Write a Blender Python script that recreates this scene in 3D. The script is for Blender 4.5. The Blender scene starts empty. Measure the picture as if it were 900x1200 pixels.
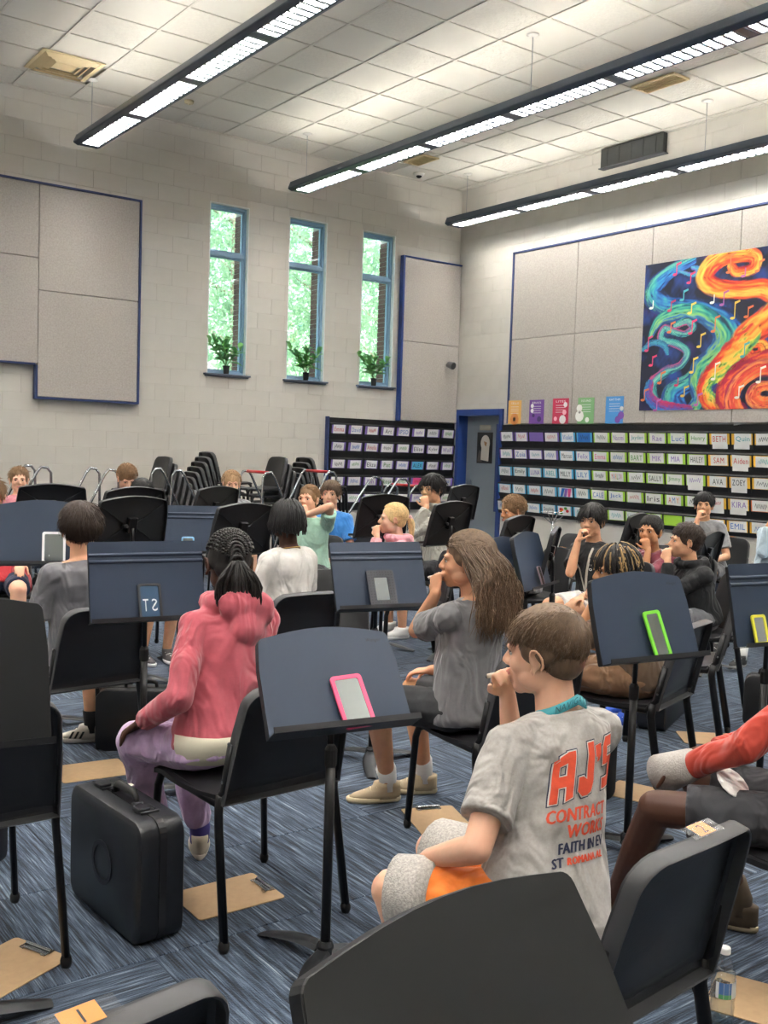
import bpy, bmesh, math, random
import numpy as np
from mathutils import Vector, Matrix, noise
from mathutils.bvhtree import BVHTree
R = math.radians
random.seed(7); RNG = np.random.default_rng(7)
SC = bpy.context.scene; COL = SC.collection
# ------------------------------------------------------------------ camera
cam_d = bpy.data.cameras.new('camera'); cam = bpy.data.objects.new('camera', cam_d); COL.objects.link(cam)
FPX = 1178.4
cam_d.sensor_fit = 'VERTICAL'; cam_d.sensor_height = 36.0; cam_d.lens = FPX/1200*36; cam_d.clip_start = .05; cam_d.clip_end = 200
_y, _p, _r = R(36.51), R(3.489), R(1.848)
_f = Vector((math.sin(_y)*math.cos(_p), math.cos(_y)*math.cos(_p), -math.sin(_p)))
_r0 = Vector((math.cos(_y), -math.sin(_y), 0)); _u0 = _r0.cross(_f)
_rt = _r0*math.cos(_r)+_u0*math.sin(_r); _up = _u0*math.cos(_r)-_r0*math.sin(_r)
cam.matrix_world = Matrix(((_rt.x,_up.x,-_f.x,0),(_rt.y,_up.y,-_f.y,0),(_rt.z,_up.z,-_f.z,1.5),(0,0,0,1)))
SC.camera = cam
def in_view(p, m=40):                                   # used only to pick which wall blocks / tiles become single parts
    q = Vector(p)-Vector((0,0,1.5)); w = q.dot(_f)
    if w < .3: return False
    u = 450+FPX*q.dot(_rt)/w; v = 600-FPX*q.dot(_up)/w
    return -m < u < 900+m and -m < v < 1200+m
# ------------------------------------------------------------------ world, sun, exposure
W = bpy.data.worlds.new('world'); SC.world = W; W.use_nodes = True
nt = W.node_tree; sky = nt.nodes.new('ShaderNodeTexSky'); sky.sky_type = 'NISHITA'; sky.sun_elevation = R(48); sky.sun_rotation = R(200)
sky.sun_disc = False; sky.air_density = 1.4; sky.dust_density = 3
bg = nt.nodes['Background']; nt.links.new(sky.outputs[0], bg.inputs[0]); bg.inputs[1].default_value = .28
sun_d = bpy.data.lights.new('sun','SUN'); sun_d.energy = 2.3; sun_d.angle = R(2); sun_d.color = (1,.95,.86)
sun = bpy.data.objects.new('sun', sun_d); COL.objects.link(sun); sun.location = (5,5,20)
sun.rotation_euler = (R(38),0,R(-25))                     # shines from behind the room (over its roof) onto the trees outside
vs = SC.view_settings; vs.view_transform = 'Standard'; vs.look = 'None'; vs.gamma = 1; vs.use_curve_mapping = False; vs.exposure = 1.85
TUBE_E = 72.0                                            # strength of the fluorescent tubes in the pendants
# ------------------------------------------------------------------ materials
MATS = {}
def srgb(c):
    if isinstance(c, str): c = [int(c[i:i+2],16)/255 for i in (0,2,4)]
    return tuple(x/12.92 if x <= .04045 else ((x+.055)/1.055)**2.4 for x in c)
def mat(name, col, rough=.6, metal=0, noise_s=0, noise_a=0, bump_s=0, bump=0, spec=.5, sheen=0, emit=0, stretch=None, coat=0, sub=0, bd=.002):
    if name in MATS: return MATS[name]
    m = bpy.data.materials.new(name); m.use_nodes = True; t = m.node_tree; b = t.nodes['Principled BSDF']
    c = srgb(col); b.inputs['Base Color'].default_value = (*c,1); b.inputs['Roughness'].default_value = rough
    b.inputs['Metallic'].default_value = metal; b.inputs['Specular IOR Level'].default_value = spec
    b.inputs['Sheen Weight'].default_value = sheen; b.inputs['Coat Weight'].default_value = coat
    if sub: b.inputs['Subsurface Weight'].default_value = sub; b.inputs['Subsurface Radius'].default_value = (.9,.35,.2); b.inputs['Subsurface Scale'].default_value = .012
    if emit: b.inputs['Emission Color'].default_value = (*c,1); b.inputs['Emission Strength'].default_value = emit
    if noise_s or bump_s:
        tc = t.nodes.new('ShaderNodeTexCoord'); mp = t.nodes.new('ShaderNodeMapping'); t.links.new(tc.outputs['Object'], mp.inputs[0])
        if stretch: mp.inputs['Scale'].default_value = stretch
    if noise_s:
        n = t.nodes.new('ShaderNodeTexNoise'); n.inputs['Scale'].default_value = noise_s; n.inputs['Detail'].default_value = 5; n.inputs['Roughness'].default_value = .6
        t.links.new(mp.outputs[0], n.inputs[0])
        r = t.nodes.new('ShaderNodeMapRange'); r.inputs['From Min'].default_value = .3; r.inputs['From Max'].default_value = .7
        r.inputs['To Min'].default_value = 1-noise_a; r.inputs['To Max'].default_value = 1+noise_a; t.links.new(n.outputs[0], r.inputs[0])
        x = t.nodes.new('ShaderNodeVectorMath'); x.operation = 'SCALE'; x.inputs[0].default_value = c; t.links.new(r.outputs[0], x.inputs['Scale'])
        t.links.new(x.outputs[0], b.inputs['Base Color'])
    if bump_s:
        n2 = t.nodes.new('ShaderNodeTexNoise'); n2.inputs['Scale'].default_value = bump_s; n2.inputs['Detail'].default_value = 4
        t.links.new(mp.outputs[0], n2.inputs[0]); bp = t.nodes.new('ShaderNodeBump'); bp.inputs['Strength'].default_value = bump; bp.inputs['Distance'].default_value = bd
        t.links.new(n2.outputs[0], bp.inputs['Height']); t.links.new(bp.outputs[0], b.inputs['Normal'])
    MATS[name] = m; return m
def cloth(name, col, folds=.6, fs=9, rough=.85, sheen=.25, na=.06, ns=60):
    """woven fabric: stretched fold bump plus fine weave"""
    if name in MATS: return MATS[name]
    if sum(srgb(col)) < .12: sheen = .03
    m = mat(name, col, rough, sheen=sheen, noise_s=ns, noise_a=na); t = m.node_tree; b = t.nodes['Principled BSDF']
    tc = t.nodes.new('ShaderNodeTexCoord'); mp = t.nodes.new('ShaderNodeMapping'); mp.inputs['Scale'].default_value = (1,1,.55); mp.inputs['Rotation'].default_value = (0,.5,.3)
    t.links.new(tc.outputs['Object'], mp.inputs[0])
    n = t.nodes.new('ShaderNodeTexNoise'); n.inputs['Scale'].default_value = fs; n.inputs['Detail'].default_value = 2; n.inputs['Distortion'].default_value = 1.2
    t.links.new(mp.outputs[0], n.inputs[0])
    bp = t.nodes.new('ShaderNodeBump'); bp.inputs['Strength'].default_value = folds; bp.inputs['Distance'].default_value = .055; t.links.new(n.outputs[0], bp.inputs['Height'])
    t.links.new(bp.outputs[0], b.inputs['Normal']); return m
def attr_mat(name, attr, rough=.6, bump=0):
    m = bpy.data.materials.new(name); m.use_nodes = True; t = m.node_tree; b = t.nodes['Principled BSDF']
    a = t.nodes.new('ShaderNodeAttribute'); a.attribute_name = attr; t.links.new(a.outputs[0], b.inputs['Base Color']); b.inputs['Roughness'].default_value = rough
    MATS[name] = m; return m
# ------------------------------------------------------------------ mesh helpers
def rotz(a): return Matrix.Rotation(a,3,'Z')
def basis(z, xh=(1,0,0)):
    z = Vector(z).normalized(); x = Vector(xh); x = x-z*x.dot(z)
    if x.length < 1e-4: x = Vector((0,1,0)); x = x-z*x.dot(z)
    x.normalize(); y = z.cross(x); return Matrix((x,y,z)).transposed()
class MB:
    def __init__(s): s.v=[]; s.f=[]; s.m=[]; s.k=0
    def mat(s,k): s.k=k; return s
    def add(s, vs, fs):
        o=len(s.v); s.v += [tuple(v) for v in vs]; s.f += [tuple(i+o for i in f) for f in fs]; s.m += [s.k]*len(fs); return s
    def box(s, c, d, rot=None):
        c=Vector(c); r=rot or Matrix.Identity(3)
        vs=[c+r@Vector((x*d[0]/2,y*d[1]/2,z*d[2]/2)) for x in(-1,1) for y in(-1,1) for z in(-1,1)]
        return s.add(vs,[(0,1,3,2),(4,6,7,5),(0,4,5,1),(2,3,7,6),(0,2,6,4),(1,5,7,3)])
    def tube(s, pts, rad, n=8, flat=None, cap=True, xh=None):
        """tube along pts; rad number or list; flat=(a,b) scales section axes"""
        P=[Vector(p) for p in pts]; m=len(P); rr=rad if hasattr(rad,'__len__') else [rad]*m; fa,fb=flat or (1,1); vs=[]; 
        prev=None
        for i,p in enumerate(P):
            t=(P[min(i+1,m-1)]-P[max(i-1,0)]);
            if t.length<1e-9: t=Vector((0,0,1))
            t.normalize()
            if prev is None: x=Vector(xh) if xh else (Vector((1,0,0)) if abs(t.x)<.9 else Vector((0,1,0)))
            else: x=prev
            x=(x-t*x.dot(t)); x=x.normalized() if x.length>1e-6 else Vector((0,1,0)); prev=x; y=t.cross(x)
            for j in range(n):
                a=2*math.pi*j/n; vs.append(p+x*(math.cos(a)*rr[i]*fa)+y*(math.sin(a)*rr[i]*fb))
        fs=[(i*n+j,i*n+(j+1)%n,(i+1)*n+(j+1)%n,(i+1)*n+j) for i in range(m-1) for j in range(n)]
        if cap: fs += [tuple(range(n))[::-1], tuple((m-1)*n+j for j in range(n))]
        return s.add(vs,fs)
    def cap(s, a, b, ra, rb, n=12, k=3):
        """capsule with round ends"""
        a=Vector(a); b=Vector(b); d=(b-a); L=d.length
        if L<1e-6: return s.ell(a,(ra,ra,ra))
        d/=L; pts=[];rad=[]
        for i in range(k): t=math.pi/2*(1-i/k); pts.append(a-d*ra*math.sin(t)); rad.append(max(ra*math.cos(t),ra*.05))
        pts+= [a,b]; rad += [ra,rb]
        for i in range(1,k+1): t=math.pi/2*i/k; pts.append(b+d*rb*math.sin(t)); rad.append(max(rb*math.cos(t),rb*.05))
        return s.tube(pts,rad,n)
    def ell(s, c, r, rot=None, nu=14, nv=9):
        c=Vector(c); rot=rot or Matrix.Identity(3); vs=[c+rot@Vector((0,0,-r[2]))]
        for i in range(1,nv):
            t=math.pi*i/nv-math.pi/2
            for j in range(nu):
                a=2*math.pi*j/nu; vs.append(c+rot@Vector((r[0]*math.cos(t)*math.cos(a),r[1]*math.cos(t)*math.sin(a),r[2]*math.sin(t))))
        vs.append(c+rot@Vector((0,0,r[2]))); fs=[(0,1+(j+1)%nu,1+j) for j in range(nu)]
        for i in range(nv-2):
            for j in range(nu): a=1+i*nu; fs.append((a+j,a+(j+1)%nu,a+nu+(j+1)%nu,a+nu+j))
        l=len(vs)-1; a=1+(nv-2)*nu; fs += [(a+j,a+(j+1)%nu,l) for j in range(nu)]
        return s.add(vs,fs)
    def lathe(s, c, prof, n=20):
        c=Vector(c); vs=[c+Vector((r*math.cos(2*math.pi*j/n),r*math.sin(2*math.pi*j/n),z)) for r,z in prof for j in range(n)]
        m=len(prof); fs=[(i*n+j,i*n+(j+1)%n,(i+1)*n+(j+1)%n,(i+1)*n+j) for i in range(m-1) for j in range(n)]
        fs += [tuple(range(n))[::-1], tuple((m-1)*n+j for j in range(n))]
        return s.add(vs,fs)
    def prism(s, poly, a, b, M=None):
        """poly list of (x,y); extruded from z=a to z=b; M maps local->world (4x4)"""
        n=len(poly); vs=[Vector((x,y,a)) for x,y in poly]+[Vector((x,y,b)) for x,y in poly]
        if M: vs=[M@v for v in vs]
        return s.add(vs,[tuple(range(n))[::-1],tuple(range(n,2*n))]+[(i,(i+1)%n,n+(i+1)%n,n+i) for i in range(n)])
    def rings(s, rg, closed=True, cap=True):
        n=len(rg[0]); m=len(rg); vs=[v for r in rg for v in r]
        fs=[(i*n+j,i*n+(j+1)%n,(i+1)*n+(j+1)%n,(i+1)*n+j) for i in range(m-1) for j in range(n if closed else n-1)]
        if cap: fs += [tuple(range(n))[::-1], tuple((m-1)*n+j for j in range(n))]
        return s.add(vs,fs)
    def xf(s, M, start=0):
        for i in range(start,len(s.v)): s.v[i]=tuple(M@Vector(s.v[i]))
        return s
    def build(s, name, mats, parent=None, smooth=False, bevel=0, label=None, origin=None, seg=1, autos=None):
        me=bpy.data.meshes.new(name); vv=s.v
        if origin is not None: o=Vector(origin); vv=[(x-o.x,y-o.y,z-o.z) for x,y,z in s.v]
        me.from_pydata(vv,[],s.f); 
        for m in (mats if isinstance(mats,(list,tuple)) else [mats]): me.materials.append(m)
        me.polygons.foreach_set('material_index', s.m)
        me.update()
        return link(me,name,parent,smooth,bevel,label,origin,seg)
def link(me,name,parent=None,smooth=False,bevel=0,label=None,origin=None,seg=1):
    if smooth: me.polygons.foreach_set('use_smooth',[True]*len(me.polygons))
    o=bpy.data.objects.new(name,me); COL.objects.link(o)
    if origin is not None: o.location=origin
    if parent: o.parent=parent
    if label: o['label']=label
    if bevel:
        b=o.modifiers.new('bevel','BEVEL'); b.width=bevel; b.segments=seg; b.limit_method='ANGLE'; b.angle_limit=R(35)
        if smooth:
            pass
    return o
def autosmooth(o, ang=40):
    me=o.data; me.polygons.foreach_set('use_smooth',[True]*len(me.polygons)); me.set_sharp_from_angle(angle=R(ang)); return o
def thing(name,label,cat,loc=(0,0,0),rz=0,group=None):
    o=bpy.data.objects.new(name,None); COL.objects.link(o); o.empty_display_size=.1; o.location=loc; o.rotation_euler=(0,0,rz)
    return tag(o,label,cat,group)
def tag(o,label,cat,group=None,kind=None):
    o['label']=label; o['category']=cat
    if group: o['group']=group
    if kind: o['kind']=kind
    return o
def struct(o): o['kind']='structure'; return o
def copy_tree(root, loc, rz, label=None, group=None):
    def cp(o,par):
        c=o.copy(); COL.objects.link(c); c.parent=par
        if par is not None: c.matrix_parent_inverse=o.matrix_parent_inverse.copy()
        for ch in o.children: cp(ch,c)
        return c
    c=cp(root,None); c.location=loc; c.rotation_euler=(0,0,rz)
    if label: c['label']=label
    if group: c['group']=group
    return c
# glyphs from Blender's built-in font, cached as flat meshes
GL={}
def glyph(ch):
    if ch in GL: return GL[ch]
    cu=bpy.data.curves.new('glyph','FONT'); cu.body=ch; cu.size=1; cu.resolution_u=2; o=bpy.data.objects.new('glyph',cu)
    COL.objects.link(o); dg=bpy.context.evaluated_depsgraph_get(); me=bpy.data.meshes.new_from_object(o.evaluated_get(dg))
    vs=[(v.co.x,v.co.y) for v in me.vertices]; fs=[tuple(p.vertices) for p in me.polygons]
    bpy.data.objects.remove(o); bpy.data.meshes.remove(me); bpy.data.curves.remove(cu)
    w=max([v[0] for v in vs],default=.3); GL[ch]=(vs,fs,w); return GL[ch]
def text_poly(txt, w=None, h=None, gap=.08, bold=0):
    """returns verts (x,y) and faces, centred, fitted in w x h"""
    V=[];F=[];x=0
    for ch in txt:
        if ch==' ': x+=.3; continue
        vs,fs,ww=glyph(ch); o=len(V); V+=[(a+x,b) for a,b in vs]; F+=[tuple(i+o for i in f) for f in fs]; x+=ww+gap
    if not V: return [],[]
    A=np.array(V); mn=A.min(0); mx=A.max(0); A=A-(mn+mx)/2; ex=mx-mn
    sx=(w/ex[0]) if w else None; sy=(h/ex[1]) if h else None
    if sx is None: sx=sy
    if sy is None: sy=sx
    A=A*[sx,sy]; return A.tolist(),F
def put_text(mb, txt, M, w=None, h=None, k=0, gap=.08, mirror=False):
    v,f=text_poly(txt,w,h,gap); 
    if not v: return
    mb.k=k; mb.add([M@Vector((-a if mirror else a,b,0)) for a,b in v], f)
def rrect(w,h,r,n=4,cx=0,cy=0):
    p=[]
    for sx,sy,a0 in ((1,1,0),(-1,1,90),(-1,-1,180),(1,-1,270)):
        for i in range(n+1):
            a=R(a0+90*i/n); p.append((cx+sx*(w/2-r)+r*math.cos(a),cy+sy*(h/2-r)+r*math.sin(a)))
    return p
def frame4(o, x, z_, n=None):
    x=Vector(x).normalized(); z=Vector(z_).normalized(); y=z.cross(x); M=Matrix.Identity(4)
    for i in range(3): M[i][0]=x[i]; M[i][1]=y[i]; M[i][2]=z[i]; M[i][3]=o[i]
    return M
# ================================================================== setting
XR, YL, ZC = 9.984, 11.767, 5.43                       # right wall plane, window wall plane, ceiling
X0, Y0 = -3.0, -3.0                                    # side and rear walls
M_wall = mat('painted block', 'c8c4bb', .62, noise_s=3, noise_a=.03, bump_s=140, bump=.25, bd=.0015)
M_joint = mat('block joint', 'bbb5a9', .8)
M_fab = mat('acoustic felt', 'ada7a0', .95, noise_s=55, noise_a=.13, bump_s=160, bump=.5, spec=.1)
M_blue = mat('blue trim', '1f3c7c', .45)
M_navy = mat('navy trim', '2a3a66', .5)
M_tileA = mat('smooth ceiling tile', 'dcd8ce', .85, bump_s=90, bump=.2)
M_tileB = mat('fissured ceiling tile', 'dcd8ce', .95, bump_s=34, bump=1, bd=.006, noise_s=45, noise_a=.05)
M_grid = mat('ceiling grid', 'd2cdc2', .5)
def holes_clip(u0,u1,v0,v1,holes):
    """split a rect against axis-aligned holes (u,v); returns rects outside"""
    rs=[(u0,u1,v0,v1)]
    for a,b,c,d in holes:
        out=[]
        for r in rs:
            if r[1]<=a or r[0]>=b or r[3]<=c or r[2]>=d: out.append(r); continue
            if r[0]<a: out.append((r[0],a,r[2],r[3]))
            if r[1]>b: out.append((b,r[1],r[2],r[3]))
            m0,m1=max(r[0],a),min(r[1],b)
            if r[2]<c: out.append((m0,m1,r[2],c))
            if r[3]>d: out.append((m0,m1,d,r[3]))
        rs=[r for r in out if r[1]-r[0]>.004 and r[3]-r[2]>.004]
    return rs
def block_wall(name, P, axis_u, nrm, u0, u1, holes, hidden, th=.2):
    """CMU wall: a mortar backing with each block proud of it. P maps (u,z,n)->world, n towards the room"""
    mb=MB()
    for a,b,c,d in holes_clip(u0,u1,0,ZC+.15,holes):
        vs=[P(u,z,n) for u in(a,b) for n in(-th,-.004) for z in(c,d)]
        mb.add(vs,[(0,1,3,2),(4,6,7,5),(0,4,5,1),(2,3,7,6),(0,2,6,4),(1,5,7,3)])
    w=struct(mb.build(name,M_joint))
    BL,BH=.406,.2032; rest=MB(); n=0; cache={}
    cand=[]
    for j in range(27):
        z0=j*BH+.0; 
        for i in range(int((u1-u0)/BL)+2):
            a=u0+(i-.5*(j%2))*BL
            for r in holes_clip(max(a,u0)+.0007,min(a+BL,u1)-.0007,z0+.0012,min(z0+BH,ZC)-.0012,holes):
                if r[1]-r[0]<.01 or r[3]-r[2]<.01: continue
                cu,cz=(r[0]+r[1])/2,(r[2]+r[3])/2
                if any(h[0]<r[0] and r[1]<h[1] and h[2]<r[2] and r[3]<h[3] for h in hidden): continue
                p=P(cu,cz,0); vis=in_view(p,10) and cz>.4
                cand.append(((p-Vector((0,0,1.5))).length if vis else 99,r,p,vis))
    cand.sort(key=lambda t:t[0])
    for k,(dd,r,p,vis) in enumerate(cand):
        if vis and k<300:
            key=(round(r[1]-r[0],3),round(r[3]-r[2],3))
            if key not in cache:
                b=MB(); hw,hh=key[0]/2,key[1]/2; e=.003; z=Vector((0,0,1)); U=P(1,0,0)-P(0,0,0); N=P(0,0,1)-P(0,0,0); pts=[]
                for q,(du,nn) in enumerate(((0,-.006),(0,-.0006),(e*.5,.0008))):
                    pts.append([U*(sx*(hw-du))+z*(sz*(hh-du))+N*nn for sx,sz in((-1,-1),(1,-1),(1,1),(-1,1))])
                b.rings(pts); cache[key]=b
                o=b.build('block',M_wall,w); me=cache[key]=o.data; bpy.data.objects.remove(o)
            o=bpy.data.objects.new('block',cache[key]); COL.objects.link(o); o.parent=w; o.location=p
        else:
            vs=[P(u,z,n) for u in(r[0],r[1]) for n in(-.006,.0006) for z in(r[2],r[3])]
            rest.add(vs,[(0,1,3,2),(4,6,7,5),(0,4,5,1),(2,3,7,6),(0,2,6,4),(1,5,7,3)])
    if rest.v: r=rest.build('distant_blocks',M_wall,w); r['kind']='stuff'
    return w
WIN=[(5.82,6.385),(6.99,7.595),(8.185,8.765)]; WZ=(2.42,4.58)
PL=lambda u,z,n: Vector((u,YL-n,z))
PR=lambda u,z,n: Vector((XR-n,u,z))
block_wall('wall_left', PL, 0, 0, X0, XR+.2, [(a,b,WZ[0],WZ[1]) for a,b in WIN], [(X0,4.88,2.36,4.41),(3.65,4.88,1.97,4.41),(8.87,9.98,1.95,4.32),(7.66,9.97,.65,1.94)], .19)
DY=(10.665,11.675)
block_wall('wall_right', PR, 0, 0, Y0, YL, [(DY[0],DY[1],-.01,2.155)], [(5,10.53,1.94,4.345),(5,10.69,.70,1.93)], .2)
for nm,c,d in (('wall_rear',((X0+XR)/2,Y0-.1,2.8),(XR-X0+.4,.2,5.6)),('wall_side',(X0-.1,(Y0+YL)/2,2.8),(.2,YL-Y0+.4,5.6))):
    struct(MB().box(c,d).build(nm,M_wall))
# ---- floor with carpet tiles
def carpet_mat():
    m=bpy.data.materials.new('striped carpet'); m.use_nodes=True; t=m.node_tree; b=t.nodes['Principled BSDF']; N=t.nodes.new; Lk=t.links.new
    uv=N('ShaderNodeUVMap'); oi=N('ShaderNodeObjectInfo'); cm=N('ShaderNodeVectorMath'); cm.operation='SCALE'; cm.inputs[0].default_value=(37.1,91.7,13); Lk(oi.outputs['Random'],cm.inputs['Scale'])
    ad=N('ShaderNodeVectorMath'); Lk(uv.outputs[0],ad.inputs[0]); Lk(cm.outputs[0],ad.inputs[1])
    def ns(sx,sy,det=3,dist=0):
        mp=N('ShaderNodeMapping'); mp.inputs['Scale'].default_value=(sx,sy,1); Lk(ad.outputs[0],mp.inputs[0])
        n=N('ShaderNodeTexNoise'); n.inputs['Scale'].default_value=1; n.inputs['Detail'].default_value=det; n.inputs['Distortion'].default_value=dist; Lk(mp.outputs[0],n.inputs[0]); return n
    a=ns(3.2,70,3); c=ns(9,230,2); e=ns(230,230,2)
    r=N('ShaderNodeValToRGB'); cr=r.color_ramp; cr.elements[0].position=.34; cr.elements[0].color=(*srgb('1a1e26'),1); cr.elements[1].position=.76; cr.elements[1].color=(*srgb('a0a6ac'),1)
    for p,cc in ((.44,'29323f'),(.53,'414d5e'),(.63,'5f6c7c')): q=cr.elements.new(p); q.color=(*srgb(cc),1)
    mx=N('ShaderNodeMath'); mx.operation='MULTIPLY_ADD'; Lk(c.outputs[0],mx.inputs[0]); mx.inputs[1].default_value=.62; mx2=N('ShaderNodeMath'); mx2.operation='MULTIPLY_ADD'; Lk(a.outputs[0],mx2.inputs[0]); mx2.inputs[1].default_value=.55; mx2.inputs[2].default_value=-.085
    Lk(mx2.outputs[0],mx.inputs[2]); Lk(mx.outputs[0],r.inputs[0])
    g=N('ShaderNodeMapRange'); g.inputs['To Min'].default_value=.72; g.inputs['To Max'].default_value=1.28; Lk(e.outputs[0],g.inputs[0])
    s=N('ShaderNodeVectorMath'); s.operation='SCALE'; Lk(r.outputs[0],s.inputs[0]); Lk(g.outputs[0],s.inputs['Scale']); Lk(s.outputs[0],b.inputs['Base Color'])
    bp=N('ShaderNodeBump'); bp.inputs['Strength'].default_value=.7; bp.inputs['Distance'].default_value=.004; Lk(e.outputs[0],bp.inputs['Height']); Lk(bp.outputs[0],b.inputs['Normal'])
    b.inputs['Roughness'].default_value=.95; b.inputs['Specular IOR Level'].default_value=.15; b.inputs['Sheen Weight'].default_value=.1; return m
M_carpet=carpet_mat(); M_slab=mat('floor slab','20262e',.9)
fl=struct(MB().box(((X0+XR)/2,(Y0+YL)/2,-.105),(XR-X0+.4,YL-Y0+.4,.2)).build('floor',M_slab))
TS=.61; tx0,ty0=1.19-7*TS,3.28-11*TS
def tile_mesh(w,d,rot):
    b=MB(); e=.0025; hw,hd=w/2-.0006,d/2-.0006
    b.rings([[(sx*(hw-k),sy*(hd-k),z) for sx,sy in((-1,-1),(1,-1),(1,1),(-1,1))] for k,z in((0,-.006),(0,-.0018),(e,0))])
    o=b.build('carpet_tile',M_carpet); me=o.data; uv=me.uv_layers.new(name='UVMap')
    for l in me.loops:
        c=me.vertices[l.vertex_index].co; uv.data[l.index].uv=(c.x,c.y) if not rot else (c.y,c.x)
    bpy.data.objects.remove(o); return me
TM=[tile_mesh(TS,TS,0),tile_mesh(TS,TS,1)]; rest=MB(); RU=[]
vis=[];
for i in range(-2,24):
    for j in range(-2,26):
        cx,cy=tx0+(i+.5)*TS,ty0+(j+.5)*TS
        if cx<X0-.2 or cx>XR+.2 or cy<Y0-.2 or cy>YL+.2: continue
        rot=((i+j)%2) if random.random()<.85 else (i+j+1)%2
        if in_view((cx,cy,0),70) and cx-TS/2>X0 and cx+TS/2<XR+.3 and cy+TS/2<YL+.3:
            o=bpy.data.objects.new('carpet_tile',TM[rot]); COL.objects.link(o); o.parent=fl; o.location=(cx,cy,0)
        else:
            a,b_,c,d=max(cx-TS/2,X0),min(cx+TS/2,XR),max(cy-TS/2,Y0),min(cy+TS/2,YL)
            if b_-a<.02 or d-c<.02: continue
            rest.box(((a+b_)/2,(c+d)/2,-.0035),(b_-a-.001,d-c-.001,.006)); RU.append(rot)
o=rest.build('distant_carpet_tiles',M_carpet,fl); o['kind']='stuff'; uv=o.data.uv_layers.new(name='UVMap')
for l in o.data.loops:
    c=o.data.vertices[l.vertex_index].co; k=l.vertex_index//8; uv.data[l.index].uv=(c.x+k*3.7,c.y+k*1.3) if not RU[k] else (c.y+k*3.7,c.x+k*1.3)
# ---- ceiling: backing, grid bars, tiles
ce=struct(MB().box(((X0+XR)/2,(Y0+YL)/2,ZC+.09),(XR-X0+.4,YL-Y0+.4,.1)).build('ceiling',mat('plenum','b9b4a8',.9)))
CT=.65; cx0,cy0=5.97-14*CT,7.99-17*CT
g=MB(); VENT_T=[(3.695,10.915)]
for i in range(26):
    x=cx0+i*CT
    if X0<x<XR: g.box((x,(Y0+YL)/2,ZC+.004),(.024,YL-Y0,.008))
for j in range(26):
    y=cy0+j*CT
    if Y0<y<YL: g.box(((X0+XR)/2,y,ZC+.0045),(XR-X0,.024,.007))
g.box((XR-.012,(Y0+YL)/2,ZC+.003),(.024,YL-Y0,.012)).box(((X0+XR)/2,YL-.012,ZC+.003),(XR-X0,.024,.012))
g.build('ceiling_grid',M_grid,ce)
cm={}
crest=[MB(),MB()]
for i in range(26):
    for j in range(26):
        a,b_=max(cx0+i*CT,X0),min(cx0+(i+1)*CT,XR); c,d=max(cy0+j*CT,Y0),min(cy0+(j+1)*CT,YL)
        if b_-a<.03 or d-c<.03: continue
        k=(i+j)%2; cx,cy=(a+b_)/2,(c+d)/2
        if a<3.6<b_ and c<10.8<d: continue               # the vent fills this bay
        if in_view((cx,cy,ZC),50):
            key=(round(b_-a,3),round(d-c,3),k)
            if key not in cm:
                o=MB().box((0,0,.02),(key[0]-.012,key[1]-.012,.018)).build('ceiling_tile',[M_tileA,M_tileB][k]); cm[key]=o.data; bpy.data.objects.remove(o)
            o=bpy.data.objects.new('ceiling_tile',cm[key]); COL.objects.link(o); o.parent=ce; o.location=(cx,cy,ZC)
        else: crest[k].box((cx,cy,ZC+.02),(b_-a-.012,d-c-.012,.018))
for k in (0,1):
    o=crest[k].build('distant_ceiling_tiles',[M_tileA,M_tileB][k],ce); o['kind']='stuff'
# ---- baseboards
M_base=mat('rubber base','232a38',.6)
struct(MB().box(((X0+XR)/2,YL-.009,.05),(XR-X0,.01,.1)).build('baseboard_left',M_base))
struct(MB().box((XR-.009,(Y0+DY[0])/2,.05),(.01,DY[0]-Y0-.02,.1)).build('baseboard_right',M_base))
# ---- windows
M_alu=mat('window frame','8fb0cc',.4); M_glass=None
def glass_mat(name,rough=0,col='f2fbf7',alpha=.04):
    m=bpy.data.materials.new(name); m.use_nodes=True; t=m.node_tree; t.nodes.remove(t.nodes['Principled BSDF']); out=t.nodes['Material Output']
    tr=t.nodes.new('ShaderNodeBsdfTransparent'); tr.inputs[0].default_value=(*srgb(col),1); gl=t.nodes.new('ShaderNodeBsdfGlossy'); gl.inputs['Roughness'].default_value=rough
    fr=t.nodes.new('ShaderNodeLayerWeight'); fr.inputs[0].default_value=.5; pw=t.nodes.new('ShaderNodeMath'); pw.operation='POWER'; pw.inputs[1].default_value=3.0; t.links.new(fr.outputs['Facing'],pw.inputs[0]); ma=t.nodes.new('ShaderNodeMath'); ma.operation='MULTIPLY_ADD'; ma.inputs[1].default_value=.6; ma.inputs[2].default_value=alpha; t.links.new(pw.outputs[0],ma.inputs[0]); mx=t.nodes.new('ShaderNodeMixShader'); t.links.new(ma.outputs[0],mx.inputs[0]); t.links.new(tr.outputs[0],mx.inputs[1]); t.links.new(gl.outputs[0],mx.inputs[2]); t.links.new(mx.outputs[0],out.inputs[0]); return m
M_glass=glass_mat('window glass'); M_brick=mat('outside brick','6e4a44',.9,noise_s=12,noise_a=.25); M_mortar=mat('mortar','a89f96',.9); M_white=mat('white plaster edge','dfe3e0',.5)
M_sill=mat('grey sill','5a6474',.5)
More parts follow.
